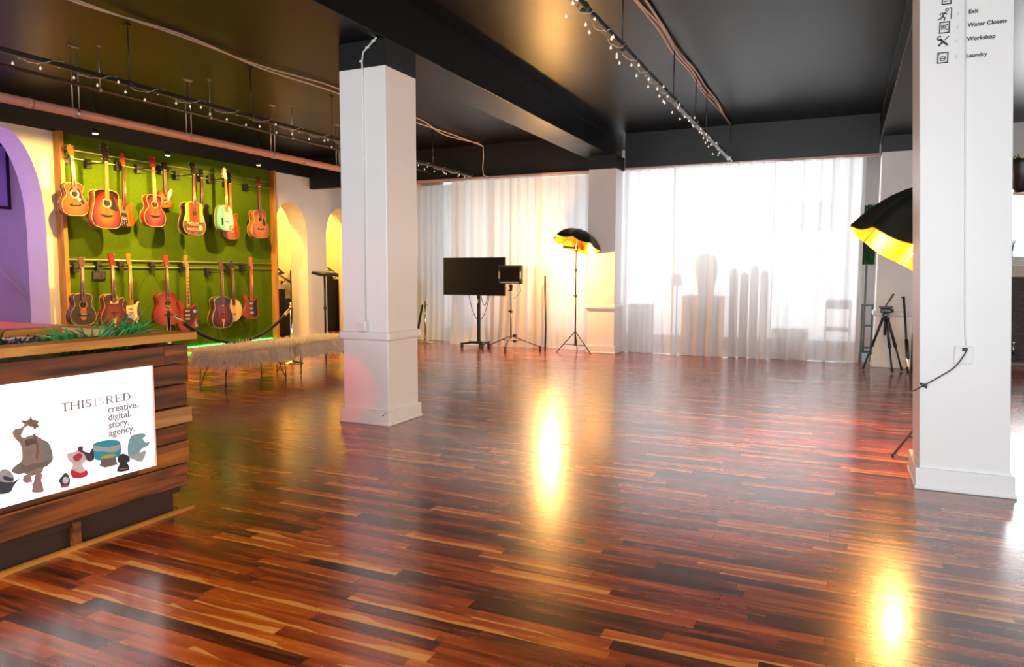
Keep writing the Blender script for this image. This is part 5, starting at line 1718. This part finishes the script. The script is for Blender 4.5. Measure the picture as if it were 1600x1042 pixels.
struct_marks = tag(MB().box((-3.39, 4.895, .105), (.012, .002, .010)).box((-3.41, 4.895, .085), (.014, .002, .008)).box((-3.53, 4.895, .122), (.006, .002, .005)).box((-3.5, 4.895, .118), (.006, .002, .005)).build('paint_chips', mat('dark chipped wood', (.05, .035, .03), .8)), 'dark paint chips on the skirting of the front pillar', 'paint chips', kind='stuff')

# ------------------------------------------------------------------ right pillar: signs, socket, cord
YS = 4.797


def plx(x, z):
    return x + 0.0


sg = empty('direction_sign', (.44, YS, 2.47), 'black direction icons and words printed on the white pillar, upper part', 'sign')


def sp_(x, z):
    return (x - .44, z - 2.47)


def plate(name, polys, m, parent=sg):
    b_ = MB()
    for p in polys:
        b_.plate((0, .0012, 0), (1, 0, 0), (0, 0, 1), [sp_(*q) for q in p], .0018)
    return b_.build(name, m, parent)


def line(p, q, w):
    d = Vector((q[0] - p[0], q[1] - p[1]))
    n = Vector((-d.y, d.x)).normalized() * w / 2
    return [(p[0] + n.x, p[1] + n.y), (p[0] - n.x, p[1] - n.y), (q[0] - n.x, q[1] - n.y), (q[0] + n.x, q[1] + n.y)]


def ring(cx, cz, r, w, a0=0, a1=360, n=20):
    out = []
    for k in range(n):
        a, b_ = R_(a0 + (a1 - a0) * k / n), R_(a0 + (a1 - a0) * (k + 1) / n)
        out.append([(cx + r * math.cos(a), cz + r * math.sin(a)), (cx + r * math.cos(b_), cz + r * math.sin(b_)), (cx + (r - w) * math.cos(b_), cz + (r - w) * math.sin(b_)), (cx + (r - w) * math.cos(a), cz + (r - w) * math.sin(a))])
    return out


def sq(x0, x1, z0, z1, w):
    return [line((x0, z0 + w / 2), (x1, z0 + w / 2), w), line((x0, z1 - w / 2), (x1, z1 - w / 2), w), line((x0 + w / 2, z0), (x0 + w / 2, z1), w), line((x1 - w / 2, z0), (x1 - w / 2, z1), w)]


lw = .006
# exit icon: running figure and door frame
ez = 2.715
plate('exit_icon', ring(.474, ez + .020, .009, .004) + [line((.466, ez + .008), (.452, ez - .012), .007), line((.464, ez + .006), (.446, ez + .004), .005), line((.446, ez + .004), (.440, ez - .006), .005), line((.464, ez + .004), (.478, ez - .003), .005), line((.452, ez - .012), (.466, ez - .022), .006), line((.466, ez - .022), (.462, ez - .038), .006), line((.453, ez - .010), (.446, ez - .026), .006), line((.446, ez - .026), (.430, ez - .028), .006), line((.484, ez + .028), (.497, ez + .028), .005), line((.496, ez + .028), (.496, ez - .032), .005)], BLKTXT)
wz = 2.613
plate('toilet_icon', sq(.440, .492, 2.609, 2.673, lw), BLKTXT)
wc = text('toilet_letters', 'WC', .044, (.448 - .44, -.001, 2.626 - 2.47), (R_(90), 0, 0), BLKTXT, sg, .0010)
wc.scale = (.46, 1, 1)
oz = 2.562
plate('workshop_icon', [line((.446, oz + .018), (.486, oz - .020), .011), line((.440, oz - .020), (.462, oz + .002), .010), line((.470, oz + .010), (.490, oz + .030), .005)] + ring(.446, oz + .022, .014, .007, 60, 330), BLKTXT)
lz = 2.476
plate('laundry_icon', sq(.438, .492, lz - .031, lz + .030, lw) + ring(.465, lz - .005, .015, .004) + [line((.452, lz - .006), (.478, lz - .004), .004), line((.444, lz + .018), (.449, lz + .018), .004)], BLKTXT)
plate('list_icon', sq(.446, .494, 2.765, 2.83, lw) + [line((.456, 2.782), (.484, 2.782), .004), line((.456, 2.793), (.484, 2.793), .004)], BLKTXT)
for z, s in ((2.706, 1), (2.636, -1), (2.560, -1), (2.474, -1)):
    x = .529
    plate('arrow', [line((x - s * .005, z + .010), (x + s * .005, z), .0028), line((x - s * .005, z - .010), (x + s * .005, z), .0028)], FAINTTXT)
for body, z in (('Exit', 2.700), ('Water Closets', 2.628), ('Workshop', 2.553), ('Laundry', 2.462)):
    text('lettering', body, .0305, (.577 - .44, -.001, z - 2.47), (R_(90), 0, 0), BLKTXT, sg, .0007)

e = empty('wall_conduit', (.650, YS, .855), 'thin white conduit running up the direction sign pillar', 'conduit')
MB().tube([(0, -.006, 0), (-.006, -.006, .06), (-.014, -.006, .2), (-.044, -.006, .87), (-.106, -.004, 2.26)], .0045, 8).build('pipe', PILLAR, e)
e = empty('socket_box', (.641, YS, .748), 'white square socket plate with black plug on the direction sign pillar', 'socket')
MB().bb(-.046, .046, -.014, 0, 0, .104, .004).build('plate', PILLAR, e)
MB().bb(-.040, .040, -.016, -.013, .006, .098, .002).build('cover', PILLAR, e)
for sx in (-1, 1):
    for z in (.014, .09):
        MB().cyl((sx * .034, -.018, z), (sx * .034, -.015, z), .003, 8).build('screw', STEEL, e)
cd = empty('power_cord', (.645, YS - .018, .835), 'black power cord drooping from the pillar socket around its corner', 'cord')
MB().box((0, -.006, 0), (.026, .022, .018), None, .004).build('plug', BLKP, cd)
cp = spline([(.003, -.02, -.006), (-.005, -.028, -.03), (-.05, -.02, -.105), (-.12, -.012, -.165), (-.19, -.010, -.215), (-.223, -.012, -.238), (-.244, .0, -.255), (-.256, .03, -.25), (-.262, .05, -.20), (-.264, .12, -.14), (-.266, .35, -.10)], 5, False)
MB().tube(cp, .0035, 6).build('cord', BLK, cd)
MB().box((-.195, -.012, -.216), (.035, .016, .016), Matrix.Rotation(R_(20), 3, 'Y'), .004).tube([(-.215, -.012, -.205), (-.18, -.014, -.232)], .006, 6).build('cord_tie', BLKP, cd)

# ------------------------------------------------------------------ unseen globe lamps added to warm the near floor
for i, (x, y) in enumerate(((-2.6, -.6), (-.4, -.9))):
    e = empty('added_fill_globe', (x, y, 3.0), 'unseen globe lamp added to warm the near floor, ' + ('counter side' if i == 0 else 'pillar side'), 'lamp', 'added warm fill lamps')
    MB().sphere((0, 0, 0), .12, 20).build('globe', mat('warm fill globe glass', (1, .85, .6), .3, emis=(1, .62, .26), es=9), e)
    MB().lathe([(.05, .10), (.05, .16), (.01, .18)], seg=16).build('cap', BLKP, e)
    MB().cyl((0, 0, .17), (0, 0, ZC - 3.0), .005, 6).build('cord', BLK, e)
    point('added warm fill light', (x, y, 2.86), 120, (1.0, .55, .18), .12)

# ------------------------------------------------------------------ far right: fireplace corner
e = empty('fireplace', (2.75, 12.55, 0), 'pale fireplace with dark brick firebox at the far right', 'fireplace')
SURR = mat('cream mantel paint', (.80, .70, .55), .45, var=.04)
MB().bb(-.75, .75, -.32, .25, 1.24, 1.41, .01).build('mantel_shelf', SURR, e)
for sx in (-1, 1):
    MB().bb(sx * .60 - .12, sx * .60 + .12, -.2, .25, 0, 1.24, .01).build('jamb', SURR, e) if sx > 0 else None
BRK, bt, bbs = new_mat('dark fire brick')
_br = N(bt, 'ShaderNodeTexBrick')
_br.inputs['Scale'].default_value = 5
_br.inputs['Color1'].default_value = (.10, .06, .05, 1)
_br.inputs['Color2'].default_value = (.05, .035, .03, 1)
_br.inputs['Mortar'].default_value = (.03, .025, .022, 1)
_tc = N(bt, 'ShaderNodeTexCoord')
_mp = N(bt, 'ShaderNodeMapping')
_mp.inputs['Rotation'].default_value = (R_(90), 0, 0)
L(bt, _tc.outputs['Object'], _mp.inputs[0])
L(bt, _mp.outputs[0], _br.inputs['Vector'])
L(bt, _br.outputs['Color'], bbs.inputs['Base Color'])
MB().bb(-.75, .48, -.10, .25, .0, 1.24).build('firebox', BRK, e)
MB().bb(-.75, .9, -.55, -.2, 0, .05, .006).build('hearth', mat('grey hearth slab', (.28, .26, .25), .6), e)
e = empty('fire_basket', (2.16, 12.18, .05), 'small metal fire tool set standing on the hearth', 'fire tools')
MB().bb(-.12, .12, -.06, .06, 0, .10, .01).build('base', BLK, e)
for k in (-.07, 0, .07):
    MB().cyl((k, 0, .1), (k, 0, .24), .008, 8).sphere((k, 0, .26), .022, 10).build('tool', CHROME, e)
e = empty('plant_vase', (2.14, 12.45, 1.41), 'silver vase of tall green grass on the fireplace mantel', 'potted plant')
MB().lathe([(.04, 0), (.05, .01), (.055, .09), (.045, .13), (.05, .14)], seg=16).build('vase', BRASS, e)
r = random.Random(5)
b_ = MB()
for i in range(160):
    p = Vector((r.gauss(0, .02), r.gauss(0, .02), .12))
    d = Vector((r.gauss(0, .28), r.gauss(0, .28), 1)).normalized()
    h = r.uniform(.2, .42)
    s = Vector((r.uniform(-1, 1), r.uniform(-1, 1), 0)).normalized() * .006
    b_.tri(p - s, p + s, p + d * h)
b_.build('grass', mat('vase grass', (.08, .25, .03), .5, var=.3), e)
e = empty('pendant_lamp', (1.80, 9.0, 2.10), 'beige tapered pendant lampshade at the far right edge', 'lamp')
MB().lathe([(.24, 0), (.235, .005), (.12, .62), (.12, .63)], seg=28).build('shade', mat('beige lampshade linen', (.75, .60, .42), .8, var=.08, scale=60, emis=(1, .75, .45), es=.12), e)
MB().cyl((0, 0, .6), (0, 0, ZC - 2.10), .006, 8).build('cord', BLK, e)
e = empty('hanging_planter', (1.56, 8.6, 2.07), 'black hanging planter with trailing leaves at the right pillar edge', 'planter')
MB().lathe([(.04, 0), (.08, .05), (.12, .30), (.115, .32)], seg=18).build('pot', BLKP, e)
MB().tube([(.10, 0, .3), (0, 0, .8), (0, 0, ZC - 2.07)], .004, 6).build('hanger', BLK, e)
b_ = MB()
for i in range(120):
    a = r.uniform(0, 6.28)
    p = Vector((.1 * math.cos(a), .1 * math.sin(a), .31))
    d = Vector((math.cos(a), math.sin(a), r.uniform(-.6, .9))).normalized()
    s = d.cross(Vector((0, 0, 1))).normalized() * .012
    b_.tri(p - s, p + s, p + d * r.uniform(.05, .12))
b_.build('leaves', mat('planter leaf', (.04, .14, .03), .5, var=.4), e)
